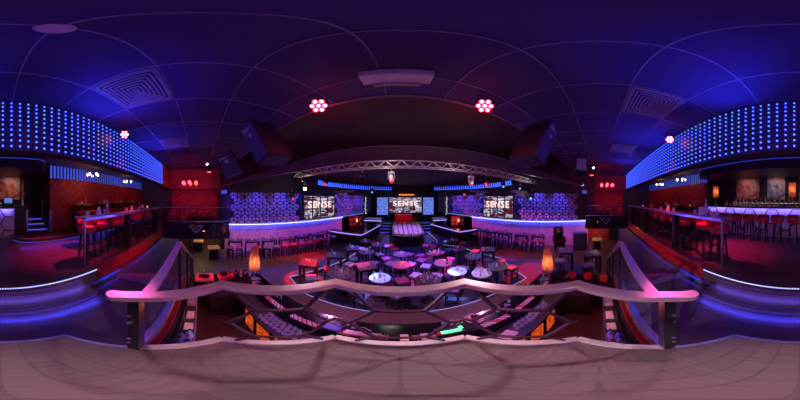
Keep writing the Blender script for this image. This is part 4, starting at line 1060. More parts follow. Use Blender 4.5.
# tables along the concrete walls on the upper hall floor
ordw = ['first', 'second', 'third', 'fourth', 'fifth', 'sixth', 'seventh', 'eighth']
for side, poly, pxs, s in (('left', LW, (236, 251, 266.5, 282, 296.5, 308.5, 318.5), -1), ('right', RW, (539, 524, 510, 498, 488), 1)):
    for i, px in enumerate(pxs):
        w_ = on_wall(poly, px); q, t = inward(poly, w_, s, .85); a = math.atan2(t.y, t.x) + PI / 2
        short = f'the {ordw[i]} {side} wall table'
        table(T_LONG, (q.x, q.y, ZH), a, f'dark high table against the {side} concrete wall, {ordw[i]} from the bar end', short, ('mg', 'm', '0mg', 'gc')[i % 4], .21)
        nr = (Vector((q.x, q.y)) - Vector((w_.x, w_.y))).normalized(); tt = Vector((t.x, t.y))
        kind = [S_P, S_R, S_G, S_R][i % 4] if side == 'left' else [S_R, S_R, S_P, S_R][i % 4]
        for k in (-1, 1):
            e = Vector((q.x, q.y)) + nr * .60 + tt * (.27 * k)
            if free(e.x, e.y, .22): stool(kind, (e.x, e.y, ZH), a, short, 'bar end of' if k < 0 else 'stage end of')
    lo = cut(poly, pxs[0] - 8 * -s * -1 if False else (231 if s < 0 else 545), pxs[-1] + (1 if s < 0 else -2), 8)
    o = MB().strip(offset(lo, -s * .06), ZH + .05, ZH + .09, s * .02).build('skirting_light', e_blue_soft); tag(o, f'low blue light strip along the foot of the {side} concrete wall', 'led strip')
# tall tables in front of the right lamp, and the right lounge
for (px, py, lab, short) in ((566, 250, 'small high table before the black lounge chair on the right', 'the table before the lounge chair'), (592, 253, 'small high table at the foot of the red brick wall', 'the table by the brick wall')):
    q = P(px, py, ZH + 1.05); table(T_SQ, (q.x, q.y, ZH), .3, lab, short, '3mwg'); stool(S_W, (q.x - .66, q.y + .1, ZH), .3, short, 'left of'); stool(S_G, (q.x + .62, q.y + .2, ZH), .3, short, 'right of')
def lounge(loc, rz, label):
    root = thing('lounge_chair', label, 'armchair', loc, rz)
    MB().rbox((0, 0, .55), (.70, .65, .35), .06).build('seat', blackwood, root); MB().rbox((0, .30, 1.15), (.70, .14, 1.1), .05).build('backrest', blackwood, root)
    for a in (-1, 1): MB().rbox((a * .36, 0, .85), (.10, .62, .35), .03).build('armrest', blackwood, root)
    for a in (-1, 1):
        for b in (-1, 1): MB().bb(a * .28 - .03, a * .28 + .03, b * .25 - .03, b * .25 + .03, 0, .4).build('leg', blackmetal, root)
    MB().rbox((0, .22, 1.45), (.26, .06, .30), .02).build('head_cushion', seat_grey, root)
q = D(559, 200, 8.6); lounge((q.x, q.y, ZH), R(-60), 'tall black lounge chair against the right concrete wall')
root = thing('loudspeaker', 'big black loudspeaker box standing by the right dark pier', 'speaker', (D(580, 200, 9.0).x, D(580, 200, 9.0).y, ZH), R(-75))
MB().rbox((0, 0, .62), (.95, .6, 1.24), .04).build('cabinet', spk_body, root); MB().rbox((0, -.31, .62), (.86, .03, 1.14), .02).build('grille', fabric_spk, root)
# lounge corner on the left under the mezzanine
def cafe(loc, label, short, m_):
    root = thing('low_table', label, 'table', loc)
    MB().rbox((0, 0, .70), (.66, .66, .06), .012).build('table_top', m_, root); MB().rbox((0, 0, .38), (.5, .5, .58), .02).build('pedestal_box', blackwood, root); MB().rbox((0, 0, .045), (.56, .56, .09), .015).build('base', blackwood, root)
    return root
honey = mat('honey_wood_top', (.55, .36, .12), .4, var=.25, scale=12)
for (px, py, lab) in ((213.5, 247, 'honey-topped low table near the left dark pier'), (198.5, 240.5, 'honey-topped low table further under the left mezzanine'), (597, 239, 'honey-topped low table under the right mezzanine')):
    q = P(px, py, ZH + .73); cafe((q.x, q.y, ZH), lab, '', honey); point((q.x, q.y + .1, ZH + 1.7), WARM, 13.0)
    CAN.put((q.x, q.y, ZH + .73), 0, 'candle holder on the ' + lab[:46])

# ------------------------------------------------------------------ side bars by the stage
def backbar(px0, px1, d, poly, s, label):
    w_ = on_wall(poly, (px0 + px1) / 2)
for side, s, corner, nearw, far, shp in (('left', -1, (-2.75, 8.9), (-5.6, 9.05), (-2.0, 13.2), (356, 13.0)), ('right', 1, (4.65, 9.2), (6.65, 9.3), (3.25, 13.4), (457.5, 13.1))):
    root = thing('side_bar', f'angled bar counter beside the stage on the {side} with violet glow under its rim', 'bar counter')
    a, b, c = Vector(nearw), Vector(corner), Vector(far)
    V = [a, b, c]; sg = -s
    m = MB(); m.strip(V, ZH + 1.0, ZH + 1.06, .5 * s); m.build('counter_top', blackgloss, root)
    ins = offset(V, .08 * s); MB().strip(ins, ZH, ZH + 1.0, .34 * s).build('front_panel', blackwood, root)
    MB().strip(offset(V, .03 * s), ZH + .90, ZH + .98, .02 * s).build('rim_light', e_violet, root)
    q = D(shp[0], 200, shp[1]); ang = -R((shp[0] - 400) * .45)
    root = thing('bottle_shelf', f'red-lit bottle shelf behind the {side} side bar', 'shelf', (q.x, q.y, ZH + 1.0), ang)
    MB().bb(-.68, .68, .0, .04, 0, .95).build('back_panel', red_gloss, root)
    for z in (0.0, .385, .77, .93): MB().bb(-.68, .68, -.22, 0, z, z + .03).build('shelf_board', blackwood, root)
    for x in (-.68, -.23, .23, .68): MB().bb(x - .02, x + .02, -.22, 0, 0, .95).build('upright', blackwood, root)
    MB().bb(-.68, .68, -.22, .04, -1.0, 0).build('base_cabinet', blackwood, root)
    Mx = Matrix.Translation((q.x, q.y, ZH + 1.0)) @ Matrix.Rotation(ang, 4, 'Z')
    for r_, z in enumerate((.032, .418)):
        for k in range(7):
            b_ = (k + r_) % 5; v = Mx @ Vector(((-.58, -.46, -.34, -.11, .02, .36, .52)[k], -.12, z))
            BOT[b_].put(tuple(v), 0, f'{BN[b_]} on the {"lower" if r_==0 else "middle"} board of the {side} red-lit shelf', f'{BN[b_]}s, {side} shelf {"lower" if r_==0 else "middle"} board')
    v = Mx @ Vector((.15, -.75, 0)); point(tuple(Mx @ Vector((0, -.6, .7))), (1, .10, .07), 45)
    tp = (Mx @ Vector((.1, -.42, 0)))
    root = thing('shelf_lamp', f'small glowing orange lamp before the {side} red-lit shelf', 'lamp', (tp.x, tp.y, ZH))
    MB().cyl((0, 0, 0), (0, 0, 1.45), .02, n=8).lathe([(.12, 0), (.12, .02), (.02, .04)]).build('stand', blackmetal, root); MB().lathe([(.08, 1.42), (.06, 1.70)], n=12).build('lamp_shade', e_shelf_lamp, root)

# ------------------------------------------------------------------ stage
ZT = -1.27
front = [(2.0 * math.cos(t) * .64 + .72, 10.5 - .7 * math.sin(t)) for t in [PI * k / 14 for k in range(15)]]
root = thing('stage_runway', 'violet-lit plank runway projecting from the stage with a rounded dark front', 'stage')
poly = [(2.55, 16.4), (2.0, 10.5)] + front[1:-1] + [(-.56, 10.5), (-1.0, 16.4)]
MB().prism(poly, ZS, ZT - .06).build('plinth', blackwood, root)
MB().prism([((x - .72) * 1.05 + .72, (y - 13) * 1.02 + 13) for x, y in poly], ZT - .06, ZT).build('rim', darktop, root)
for k in range(6):
    f0, f1 = k / 6 + .015, (k + 1) / 6 - .015
    xn0, xn1 = -.50 + 2.46 * f0, -.50 + 2.46 * f1; xf0, xf1 = -.95 + 3.45 * f0, -.95 + 3.45 * f1
    yn = 10.15 + .25 * abs(k - 2.5) / 2.5
    MB().prism([(xn0, yn), (xn1, yn), (xf1, 16.35), (xf0, 16.35)], ZT, ZT + .03).build('deck_plank', pale_tile, root)
for k in range(12):
    t = PI * (k + .5) / 12; x, y = 1.25 * math.cos(t) + .72, 10.45 - .58 * math.sin(t)
    if k % 3 == 2: BOT[k % 5].put((x, y, ZT), 0, f'{BN[k%5]} on the rounded front rim of the runway', f'{BN[k%5]}s on the runway rim')
    else:
        o = wine_proto.copy(); C.objects.link(o); o.location = (x, y, ZT); tag(o, 'stemmed glass on the rounded front rim of the runway', 'glass', 'stemmed glasses on the runway rim')
struct(MB().bb(-5.0, 6.2, 16.4, 19.2, ZS, ZT - .001).build('floor_stage', blackwood))
for s, xx in ((-1, -1.65), (1, 3.2)):
    m = MB(); l_ = MB()
    for i in range(4):
        y0 = 13.6 + .7 * i; z = ZS + .22 * (i + 1); m.bb(xx - .55, xx + .55, y0, 16.4, ZS + .22 * i if i else ZS, z)
        tag(MB().bb(xx - .52, xx + .52, y0 - .02, y0, z - .06, z - .02).build('step_light', e_blue_soft), f'blue light strip on the {ordw[i]} step up to the stage, {"left" if s<0 else "right"} side', 'led strip')
    struct(m.build('floor_stage_steps', blackwood))
def screen(c, ang, w_, h_, label, cols, txt, name='video_screen', frame=.06):
    root = thing(name, label, 'screen', c, ang)
    MB().bb(-w_ / 2, w_ / 2, 0, .06, 0, h_).build('panel', screen_pat, root)
    fr = MB().bb(-w_ / 2 - frame, -w_ / 2, -.03, .08, -frame, h_ + frame).bb(w_ / 2, w_ / 2 + frame, -.03, .08, -frame, h_ + frame).bb(-w_ / 2, w_ / 2, -.03, .08, -frame, 0).bb(-w_ / 2, w_ / 2, -.03, .08, h_, h_ + frame)
    for k in range(1, cols): x = -w_ / 2 + w_ * k / cols; fr.bb(x - .045, x + .045, -.03, .0, 0, h_)
    fr.build('frame', black_paint, root)
    cu = bpy.data.curves.new('lettering', 'FONT'); cu.body = txt; cu.align_x = 'CENTER'; cu.align_y = 'CENTER'; cu.size = h_ * .42; cu.extrude = .008; cu.offset = .012 * h_; cu.space_character = 1.2
    cu.materials.append(e_lettering)
    o = bpy.data.objects.new('lettering', cu); C.objects.link(o); o.parent = root; o.rotation_euler = (PI / 2, 0, 0); o.location = (0, -.018, h_ * .60); o.scale = (w_ * .94 / (h_ * .42 * 3.75), 1, 1)
    dg = bpy.context.evaluated_depsgraph_get(); me = bpy.data.meshes.new_from_object(o.evaluated_get(dg)); me.name = 'lettering'
    bpy.data.objects.remove(o); o2_ = bpy.data.objects.new('lettering', me); C.objects.link(o2_); o2_.parent = root; o2_.rotation_euler = (PI / 2, 0, 0); o2_.location = (0, -.018, h_ * .60); o2_.scale = (w_ * .94 / (h_ * .42 * 3.75), 1, 1)
    b = MB()
    for k in range(-3, 4): b.add([(.10 * k * w_ / 3, -.012, h_ * .80), (.10 * k * w_ / 3 + .05 * w_ / 3, -.012, h_ * .80), (.15 * k * w_ / 3 + .03, -.012, h_ * .94)], [(0, 1, 2)])
    b.build('crown_rays', e_lettering, root)
    return root
screen_pat = screen_mat('club_video_picture', [(0., (.03, .0, .02)), (.45, (.10, .015, .03)), (.53, (.30, .32, .5)), (.57, (.85, .95, 1.0)), (.60, (.18, .06, .12)), (.75, (.05, .01, .03))], .55, .9, (1, 1, 2.6), 2.5)
screen((.80, 18.6, -.28), 0, 4.7, 2.25, 'wide centre video screen above the stage showing the club name', 1, 'SENSE')
for s, poly, pa, pb, nm in ((-1, LW, 302, 333.5, 'left'), (1, RW, 514.5, 484, 'right')):
    a, b = on_wall(poly, pa), on_wall(poly, pb); 
    if s > 0: a, b = b, a
    c = (a + b) / 2; ang = math.atan2(b.y - a.y, b.x - a.x); q, t = inward(poly, c, s, .16)
    screen((q.x, q.y, .14), ang, (b - a).length * .95, 1.78, f'video screen split by black bars on the {nm} hall wall showing the club name', 4, 'SENSE')
# sign above the stage screen
o = MB().rbox((.95, 18.4, 2.35), (2.2, .12, .22), .03).build('lit_sign', emis('orange_sign_light', (1., .22, .05), 1.0, .6, 3)); tag(o, 'orange glowing strip sign above the centre screen', 'sign')
# red performer's desk
root = thing('stage_desk', 'bright red desk standing at the middle of the stage', 'desk', (.48, 17.4, ZT))
MB().rbox((0, 0, .42), (2.3, .7, .84), .04).build('front_body', red_gloss, root); MB().bb(-1.2, 1.2, -.4, .4, .84, .88).build('desk_top', red_plastic, root)
tub((2.05, 17.2, ZT), 'red ice bucket on the stage floor beside the red desk', red_plastic, .22, .5)
# blue drapes beside the screen, their lit look put into the cloth's glow
for x0, x1, nm in ((-3.25, -1.70, 'left'), (3.30, 4.85, 'right')):
    root = thing('glowing_drape', f'pale blue self-glowing hanging panel on the {nm} of the centre screen', 'drape', (0, 17.9, 0))
    n = 40; vs = []; fs = []
    for i in range(n + 1):
        x = x0 + (x1 - x0) * i / n; y = .05 * math.sin(i * 1.3)
        vs += [(x, y, -.5), (x, y, 1.95), (x, y + .03, -.5), (x, y + .03, 1.95)]
    for i in range(n): q = 4 * i; fs += [(q, q + 4, q + 5, q + 1), (q + 2, q + 3, q + 7, q + 6), (q + 1, q + 5, q + 7, q + 3), (q, q + 2, q + 6, q + 4)]
    MB().add(vs, fs).build('cloth', e_cyanpanel, root)
    b = MB()
    for k in range(5): b.bb(x0, x1, -.09, -.07, -.2 + .45 * k, -.17 + .45 * k)
    b.cyl((x0 - .1, 0, 1.98), (x1 + .1, 0, 1.98), .03, n=8); b.build('batten', blackmetal, root)
# VIP podium tables at the stage ends
for x0, x1, nm in ((-4.3, -2.2, 'left'), (3.95, 5.7, 'right')):
    root = thing('podium_counter', f'violet-topped high counter with white rim by the {nm} stage end', 'counter', ((x0 + x1) / 2, 15.2, ZT + .0))
    w_ = x1 - x0
    MB().rbox((0, 0, .50), (w_, .9, .30), .03).build('top_box', pale_tile, root); MB().bb(-w_ / 2, w_ / 2, -.47, -.45, .36, .40).build('rim_light', e_step, root)
    for x in (-w_ / 2 + .1, w_ / 2 - .1): MB().bb(x - .07, x + .07, -.3, .3, ZH - ZT, .35).build('leg', pale_tile, root)
# mirror-mosaic pillars at the ends of the side walls
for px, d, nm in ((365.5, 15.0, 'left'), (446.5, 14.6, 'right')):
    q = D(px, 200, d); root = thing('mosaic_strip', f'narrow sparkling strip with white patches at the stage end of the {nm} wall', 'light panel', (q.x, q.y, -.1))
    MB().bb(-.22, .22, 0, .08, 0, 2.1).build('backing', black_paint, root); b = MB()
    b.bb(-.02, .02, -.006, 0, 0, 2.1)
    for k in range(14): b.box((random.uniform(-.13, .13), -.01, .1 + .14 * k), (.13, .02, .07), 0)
    b.build('white_patches', emis('white_sparkle_glow', (.8, .85, .9), .7, .6, 8), root)  # mirror sparkle put in as glowing patches
# ------------------------------------------------------------------ upper deck: ledge counters with stools
for s, x1, nm in ((-1, 5.2, 'left'), (1, 7.2, 'right')):
    root = thing('ledge_counter', f'long narrow frosted ledge counter on black posts along the {nm} deck edge', 'counter')
    X0 = 1.27 if s < 0 else 1.13; MB().bb(s * X0, s * x1, -1.90, -1.60, 1.27, 1.305).build('ledge_top', ledgetop, root)
    MB().bb(s * X0, s * x1, -1.60, -1.585, 1.265, 1.31).build('metal_edge', steel, root)
    for k in range(int((x1 - 1.2) / .95) + 1):
        x = X0 + .06 + .95 * k + (.38 if k else 0)
        if x > x1: break
        big = k % 2 == 1
        MB().bb(s * x - (.055 if big else .014), s * x + (.055 if big else .014), -1.72 - (.05 if big else 0), -1.68 + (.05 if big else 0), .375 if not big else .2, 1.27).build('post', blackmetal if k else steel, root)
    MB().bb(s * 1.2, s * x1, -1.70, -1.685, .80, .82).build('mid_rail', blackmetal, root)
def make_barrel():
    root = thing('bar_stool', 'x', 'stool')
    MB().lathe([(.17, .66), (.20, .68), (.205, .76), (.19, .79), (.10, .80), (.001, .80)], n=22).build('seat', seat_red, root, True)
    m = MB(); n = 14; vs = []; fs = []
    for r_, z in ((.215, .70), (.225, .90), (.185, .90), (.18, .70)):
        for k in range(n + 1):
            t = R(-20 + 220 * k / n); vs.append((r_ * math.cos(t), r_ * math.sin(t), z))
    for i in range(4):
        for k in range(n): fs.append((i * (n + 1) + k, i * (n + 1) + k + 1, ((i + 1) % 4) * (n + 1) + k + 1, ((i + 1) % 4) * (n + 1) + k))
    fs += [(0, n + 1, 2 * n + 2, 3 * n + 3), (n, 4 * n + 3, 3 * n + 2, 2 * n + 1)]
    m.add(vs, fs).build('backrest', seat_red, root, True)
    for k in range(4):
        t = PI / 4 + PI / 2 * k; MB().bar((.13 * math.cos(t), .13 * math.sin(t), .68), (.19 * math.cos(t), .19 * math.sin(t), 0), .035, .035).build('leg', blackmetal, root)
    MB().ring((0, 0, .24), .172, .012, 20).build('footrest_ring', steel, root)
    return Proto(root)
BARREL = make_barrel()
for s, xs_, nm in ((-1, (1.85, 2.40, 2.95, 3.5, 4.05, 4.6, 5.15), 'left'), (1, (1.68, 2.25, 2.95, 3.55, 4.15, 4.9, 5.7, 6.4), 'right')):
    for i, x in enumerate(xs_):
        BARREL.put((s * x, -2.27 - .10 * (i % 2), ZD), R(-90) + R(180) if False else PI, f'red barrel stool at the {nm} ledge counter, {ordw[i]} from the platform end')
    for i, x in enumerate((2.3, 4.25) if s < 0 else (3.2, 5.3)):
        BARREL.put((s * x, -2.95, ZD), PI * .8, f'red barrel stool standing back from the {nm} ledge counter, {ordw[i]} from the platform end')
    CARD.put((s * 1.75, -1.78, 1.305), .3, f'folded white menu card on the {nm} ledge, nearest the platform')
    CARD.put((s * 3.0, -1.78, 1.305), .3, f'folded white menu card halfway along the {nm} ledge')
    for k, x in enumerate((1.35, 1.45, 1.9, 2.7, 3.4)):
        if s < 0 and k < 1: continue
        o = tumbler_proto.copy(); C.objects.link(o); o.location = (s * x, -1.76, 1.305); tag(o, f'clear drinking glass standing on the {nm} ledge counter', 'glass', f'glasses on the {nm} ledge')
bt = BOT[1].put((1.58, -1.74, 1.305), 0, 'pale blue bottle with white label standing at the platform end of the right ledge')
BOT[3].put((-2.02, -1.80, 1.305), 0, 'clear red-label bottle standing on the left ledge'); CAN.put((-4.0, -1.76, 1.305), 0, 'candle holder far along the left ledge'); CAN.put((5.0, -1.76, 1.305), 0, 'candle holder far along the right ledge')
BOT[0].put((-3.7, -1.8, 1.305), 0, 'dark bottle far along the left ledge'); BOT[4].put((4.2, -1.8, 1.305), 0, 'stubby dark bottle far along the right ledge')

# ------------------------------------------------------------------ cocktail bar at the back of the deck
bx0, bx1, by = -.52, 4.1, -4.62
root = thing('cocktail_bar', 'cocktail bar with white honeycomb front glowing violet under a black top', 'bar counter')
MB().bb(bx0, bx1, by - .62, by + .12, 1.28, 1.36).build('counter_top', blackgloss, root)
MB().bb(bx0, bx1, by - .04, by, ZD + .08, 1.28).build('white_front', white_pl, root)
MB().bb(bx0, bx1, by - .55, by - .04, ZD, 1.28).build('carcass', blackwood, root)
MB().bb(bx0 + .02, bx1, by + .05, by + .08, 1.265, 1.28).build('rim_light', emis('blue_violet_led', (.28, .22, 1.), 3), root)
m = MB(); a_ = .30; z0, z1 = ZD + .08, 1.27
for ci in range(-1, 12):
    for cj in range(-1, 3):
        cx = bx0 + .2 + ci * a_ * 1.5; cz = .73 + cj * a_ * math.sqrt(3) + (a_ * math.sqrt(3) / 2 if ci % 2 else 0)
        for k in range(3):
            p = [(cx + a_ * math.cos(R(60 * q)), cz + a_ * math.sin(R(60 * q))) for q in (k, k + 1)]
            (xa_, za_), (xb_, zb_) = p
            if min(xa_, xb_) < bx0 or max(xa_, xb_) > bx1: continue
            if za_ > zb_: xa_, za_, xb_, zb_ = xb_, zb_, xa_, za_
            if zb_ <= z0 or za_ >= z1: continue
            if za_ < z0: t = (z0 - za_) / (zb_ - za_); xa_, za_ = xa_ + (xb_ - xa_) * t, z0
            if zb_ > z1: t = (z1 - za_) / (zb_ - za_); xb_, zb_ = xa_ + (xb_ - xa_) * t, z1
            m.bar((xa_, by + .012, za_), (xb_, by + .012, zb_), .034, .03, (0, 1, 0))
m.build('honeycomb_bars', blackmetal, root)
MB().bb(bx0, bx1, by - .02, by + .02, ZD, ZD + .08).build('kick_plate', steel, root)
MB().bb(bx0 - .42, bx0, by - .62, by + .14, ZD, 1.38).build('end_pillar', blackwood, root)
for i, x in enumerate((.22, .72, 1.22, 1.72, 2.22, 2.72, 3.2)):
    BARREL.put((x, -4.08 + .03 * (i % 2), ZD), 0 if False else PI, f'red barrel stool at the cocktail bar, {ordw[i]} from the dais end')
for i, x in enumerate((3.75,)):
    BARREL.put((x, -4.05, ZD), PI, 'red barrel stool at the cocktail bar, last before the right wall')
# canopy with blue lit edge
root = thing('bar_canopy', 'dark rounded canopy over the cocktail bar with a blue lit upper edge', 'canopy')
cp = [(-1.6, -5.6), (-1.6, -4.6)] + [(-1.2 + .4 * math.cos(R(180 - 9 * k)), -4.4 + .5 * math.sin(R(9 * k))) for k in range(11)] + [(3.6 + .7 * math.sin(R(9 * k)), -4.4 + .5 * math.cos(R(9 * k))) for k in range(11)] + [(4.3, -5.6)]
MB().prism(cp, 2.62, 2.92).build('canopy_box', mat('navy_canopy_paint', (.05, .05, .10), .4), root)
MB().strip([Vector(p) for p in cp[1:-1]], 2.94, 2.965, .03).build('edge_light', emis('faint_blue_led', (.08, .08, 1.), .35), root)
# back bar
root = thing('back_bar', 'dark back bar shelf unit with lit steps of bottles behind the cocktail bar', 'shelf', (1.9, -5.95, ZD))
MB().bb(-2.6, 2.1, -.24, .30, 0, .95).build('base_cabinet', blackwood, root)
for k in range(3): MB().bb(-2.0, 1.5, -.22 + .0, .26 - .16 * k, .95 + .14 * k, .965 + .14 * k + .10 * 0).build('shelf_step', blackmetal, root); MB().bb(-1.98, 1.48, .262 - .16 * k, .268 - .16 * k, .955 + .14 * k, .97 + .14 * k).build('step_light', emis('warm_shelf_light', (1., .7, .6), 1.2), root)
for r_ in range(3):
    for k in range(15):
        b_ = (k * 2 + r_) % 5; BOT[b_].put((1.9 - 1.85 + .235 * k, -5.95 + .18 - .16 * r_, ZD + .966 + .14 * r_), 0, f'{BN[b_]} on the {["front", "middle", "top"][r_]} step of the back bar', f'{BN[b_]}s, {["front", "middle", "top"][r_]} back bar step')
# posters
pic = [screen_mat('painted_poster_' + n_, r_, 3.0, .0, (1, 1, 1), 2) for n_, r_ in (('x', [(0, (0, 0, 0)), (1, (1, 1, 1))]),)]
def poster_mat(name, ramp):
    m = bpy.data.materials.new(name); m.use_nodes = True; nt = m.node_tree; b = nt.nodes['Principled BSDF']; L = nt.links.new
    tc = nt.nodes.new('ShaderNodeTexCoord'); nz = nt.nodes.new('ShaderNodeTexNoise'); nz.inputs['Scale'].default_value = 2.4; nz.inputs['Distortion'].default_value = .5; nz.inputs['Detail'].default_value = 3
    cr = nt.nodes.new('ShaderNodeValToRGB'); els = cr.color_ramp.elements
    while len(els) < len(ramp): els.new(.5)
    for el, (p, c) in zip(els, ramp): el.position = p; el.color = (*c, 1)
    L(tc.outputs['Object'], nz.inputs[0]); L(nz.outputs['Fac'], cr.inputs[0]); L(cr.outputs[0], b.inputs['Base Color']); b.inputs['Roughness'].default_value = .5; return m
pm = [poster_mat('poster_paint_warm', [(.3, (.06, .02, .03)), (.45, (.60, .10, .06)), (.55, (.75, .35, .18)), (.65, (.20, .40, .38)), (.75, (.08, .04, .06))]),
      poster_mat('poster_paint_rose', [(.3, (.10, .03, .05)), (.45, (.55, .12, .14)), (.56, (.65, .35, .25)), (.68, (.10, .16, .35))]),
      poster_mat('poster_paint_cool', [(.3, (.05, .05, .10)), (.45, (.20, .28, .50)), (.56, (.55, .55, .60)), (.68, (.55, .20, .18))])]
for i, (x0, x1, lab) in enumerate(((-1.15, .05, 'framed orange and teal poster behind the dais end of the bar'), (2.02, 3.35, 'framed red and orange poster behind the bottles near the right wall'), (.72, 1.62, 'framed blue and rose poster behind the bottles at mid bar'))):
    root = thing('framed_poster', lab, 'poster', ((x0 + x1) / 2, -6.18, 1.62)); w_ = x1 - x0; h_ = 1.18
    MB().bb(-w_ / 2, w_ / 2, 0, .03, 0, h_).build('print', pm[i], root)
    MB().bb(-w_ / 2 + .08, w_ / 2 - .08, .03, .034, h_ - .2, h_ - .06).build('title_band', mat('ochre_band', (.55, .22, .10), .5), root)
    MB().bb(-w_ / 2 - .04, -w_ / 2, 0, .05, -.04, h_ + .04).bb(w_ / 2, w_ / 2 + .04, 0, .05, -.04, h_ + .04).bb(-w_ / 2, w_ / 2, 0, .05, -.04, 0).bb(-w_ / 2, w_ / 2, 0, .05, h_, h_ + .04).build('frame', blackwood, root)
def deck_lamp(x, y, label):
    root = thing('bar_lamp', label, 'lamp', (x, y, 1.36))
    MB().lathe([(.09, 0), (.09, .012), (.012, .03), (.012, .42)], n=14).build('stem', steel, root, True)
    n = 18; vs = []; fs = []
    for r_, z in ((.14, .36), (.14, .92), (.136, .92), (.136, .36)):
        for k in range(n): vs.append((r_ * math.cos(2 * PI * k / n), r_ * math.sin(2 * PI * k / n), z))
    for i in range(4):
        for k in range(n): fs.append((i * n + k, i * n + (k + 1) % n, ((i + 1) % 4) * n + (k + 1) % n, ((i + 1) % 4) * n + k))
    MB().add(vs, fs).build('lamp_shade', shade_mat, root, True)
    MB().lathe([(.012, .55), (.032, .60), (.036, .66), (.016, .74), (.004, .78)], n=10).build('bulb', e_bulb, root, True)
deck_lamp(.30, -4.95, 'tall cylinder lamp with orange glow at the middle of the cocktail bar')
deck_lamp(3.85, -4.95, 'tall cylinder lamp with orange glow at the right end of the cocktail bar')
o = MB().lathe([(.10, 0), (.11, .10), (.10, .10), (.09, .01), (.001, .01)], (.62, -4.8, 1.36), 16).build('ice_bucket', mat('blue_acrylic', (.15, .2, .9), .2), None, True); tag(o, 'blue ice bucket on the cocktail bar beside the middle lamp', 'bucket')
root = thing('cash_till', 'black cash till with blue screen at the dais end of the cocktail bar', 'till', (-.32, -4.9, 1.36))
MB().rbox((0, 0, .05), (.34, .3, .10), .01).build('base', blackmetal, root); MB().rbox((0, -.02, .22), (.34, .05, .24), .01).build('screen_frame', blackmetal, root); MB().bb(-.15, .15, .006, .012, .12, .32).build('display', emis('dim_blue_screen', (.2, .3, 1.), .6), root)
for k in range(12):
    x = 1.0 + .19 * k; o = (tumbler_proto if k % 3 else wine_proto).copy(); C.objects.link(o); o.location = (x, -4.78 - .06 * (k % 2), 1.36)
    tag(o, ('clear drinking glass' if k % 3 else 'stemmed glass') + ' standing in the row on the cocktail bar', 'glass', ('tumblers' if k % 3 else 'stemmed glasses') + ' on the cocktail bar')
for k in range(6): CARD.put((1.15 + .37 * k, -4.60, 1.36), .2 * k, f'folded white menu card on the cocktail bar, {ordw[k]} from the dais end')

# ------------------------------------------------------------------ dining dais and back steps
dais = [(-.98, -4.85), (-.98, -4.35), (-1.05, -4.1), (-1.3, -3.92), (-2.0, -3.82), (-9.8, -3.75), (-9.8, -4.9), (-1.95, -4.9), (-1.95, -6.2), (-.98, -6.2)]
dais = [(-.45, -4.2), (-.60, -4.0), (-.9, -3.88), (-1.5, -3.8), (-9.8, -3.75), (-9.8, -4.85), (-1.95, -4.85), (-1.95, -6.2), (-.98, -6.2), (-.98, -4.45), (-.5, -4.45)]
struct(MB().prism(dais, ZD, .37).build('floor_dais', deckwood))
struct(MB().strip([Vector(p) for p in dais[0:5]][::-1], .33, .375, -.02).build('trim_24', nosing))
tag(MB().strip([Vector((x, y + .012)) for x, y in dais[0:5]][::-1], .215, .235, -.012).build('dais_light', emis('dim_blue_led', (.10, .11, 1.), .5)), 'soft blue light strip at the foot of the dining dais', 'led strip')
m = MB(); l_ = MB()
for i in range(3):
    y1 = -4.95 - .34 * i; m.bb(-1.94, -.99, -6.2, y1, .37, .37 + .17 * (i + 1)); tag(MB().bb(-1.9, -1.03, y1, y1 + .012, .372 + .17 * i, .40 + .17 * i).build('step_light', e_blue_soft), f'blue light strip on the {ordw[i]} back step beside the bar', 'led strip')
struct(m.build('floor_back_steps', deckwood))
dr = MB().bb(-1.85, -1.05, -6.2, -6.15, .88, 2.75); o = struct(dr.build('door_1', black_paint)); struct(MB().bb(-1.93, -1.85, -6.2, -6.12, .88, 2.83).bb(-1.05, -.97, -6.2, -6.12, .88, 2.83).bb(-1.93, -.97, -6.2, -6.12, 2.75, 2.83).build('trim_25', blackwood))
MB().cyl((-1.15, -6.1, 1.8), (-1.15, -6.1, 2.0), .012, n=8).build('door_handle', steel, o)
for i, (x, y, z0, h_) in enumerate(((-1.02, -4.75, .37, .85), (-1.0, -5.55, .71, .9), (-1.9, -5.55, .71, .9), (-1.93, -4.6, .37, .8))):
    o = MB().bb(x - .035, x + .035, y - .035, y + .035, z0, z0 + h_).build('stair_post', steel); tag(o, f'square steel post {["at the foot of the back steps by the bar", "halfway up the back steps, bar side", "halfway up the back steps, tufted wall side", "at the foot of the back steps by the tufted wall"][i]}', 'post')
struct(MB().bb(-1.2, -1.0, -6.2, -6.19, 0, 0.01).build('trim_26', black_paint))
T_DAIS = make_table('square', darktop, blackwood, .8, .5)
AMB = mat('amber_lacquer_top', (.60, .30, .05), .35)
T_AMB = make_table('square', AMB, blackwood, .8, .5)
AS = make_stool(mat('orange_leatherette', (.75, .20, .06), .4)); SN[id(AS)] = 'orange-seated'
for s, lst, nm in ((-1, ((-3.35, T_AMB), (-4.75, T_DAIS), (-6.1, T_DAIS), (-7.5, T_DAIS)), 'on the dais'), (1, ((5.0, T_DAIS), (6.4, T_DAIS), (7.8, T_DAIS)), 'in the right alcove')):
    for i, (x, pr) in enumerate(lst):
        z = .37 if s < 0 else ZD; short = f'the {ordw[i]} table {nm}'
        table(pr, (x, -4.43, z), 0, f'{"amber-topped" if pr is T_AMB else "dark"} high table before the tufted wall {nm}, {ordw[i]} from the middle', short, ('c3g', '1mg', 'm3c', '10g')[i], .21)
        for k in (-1, 1):
            stool(AS if pr is T_AMB else S_R, (x + k * .24, -3.975, z), 0, short, 'bar side of' if k * s < 0 else 'far side of')
point((-3.35, -4.1, 2.1), (1., .55, .15), 3)

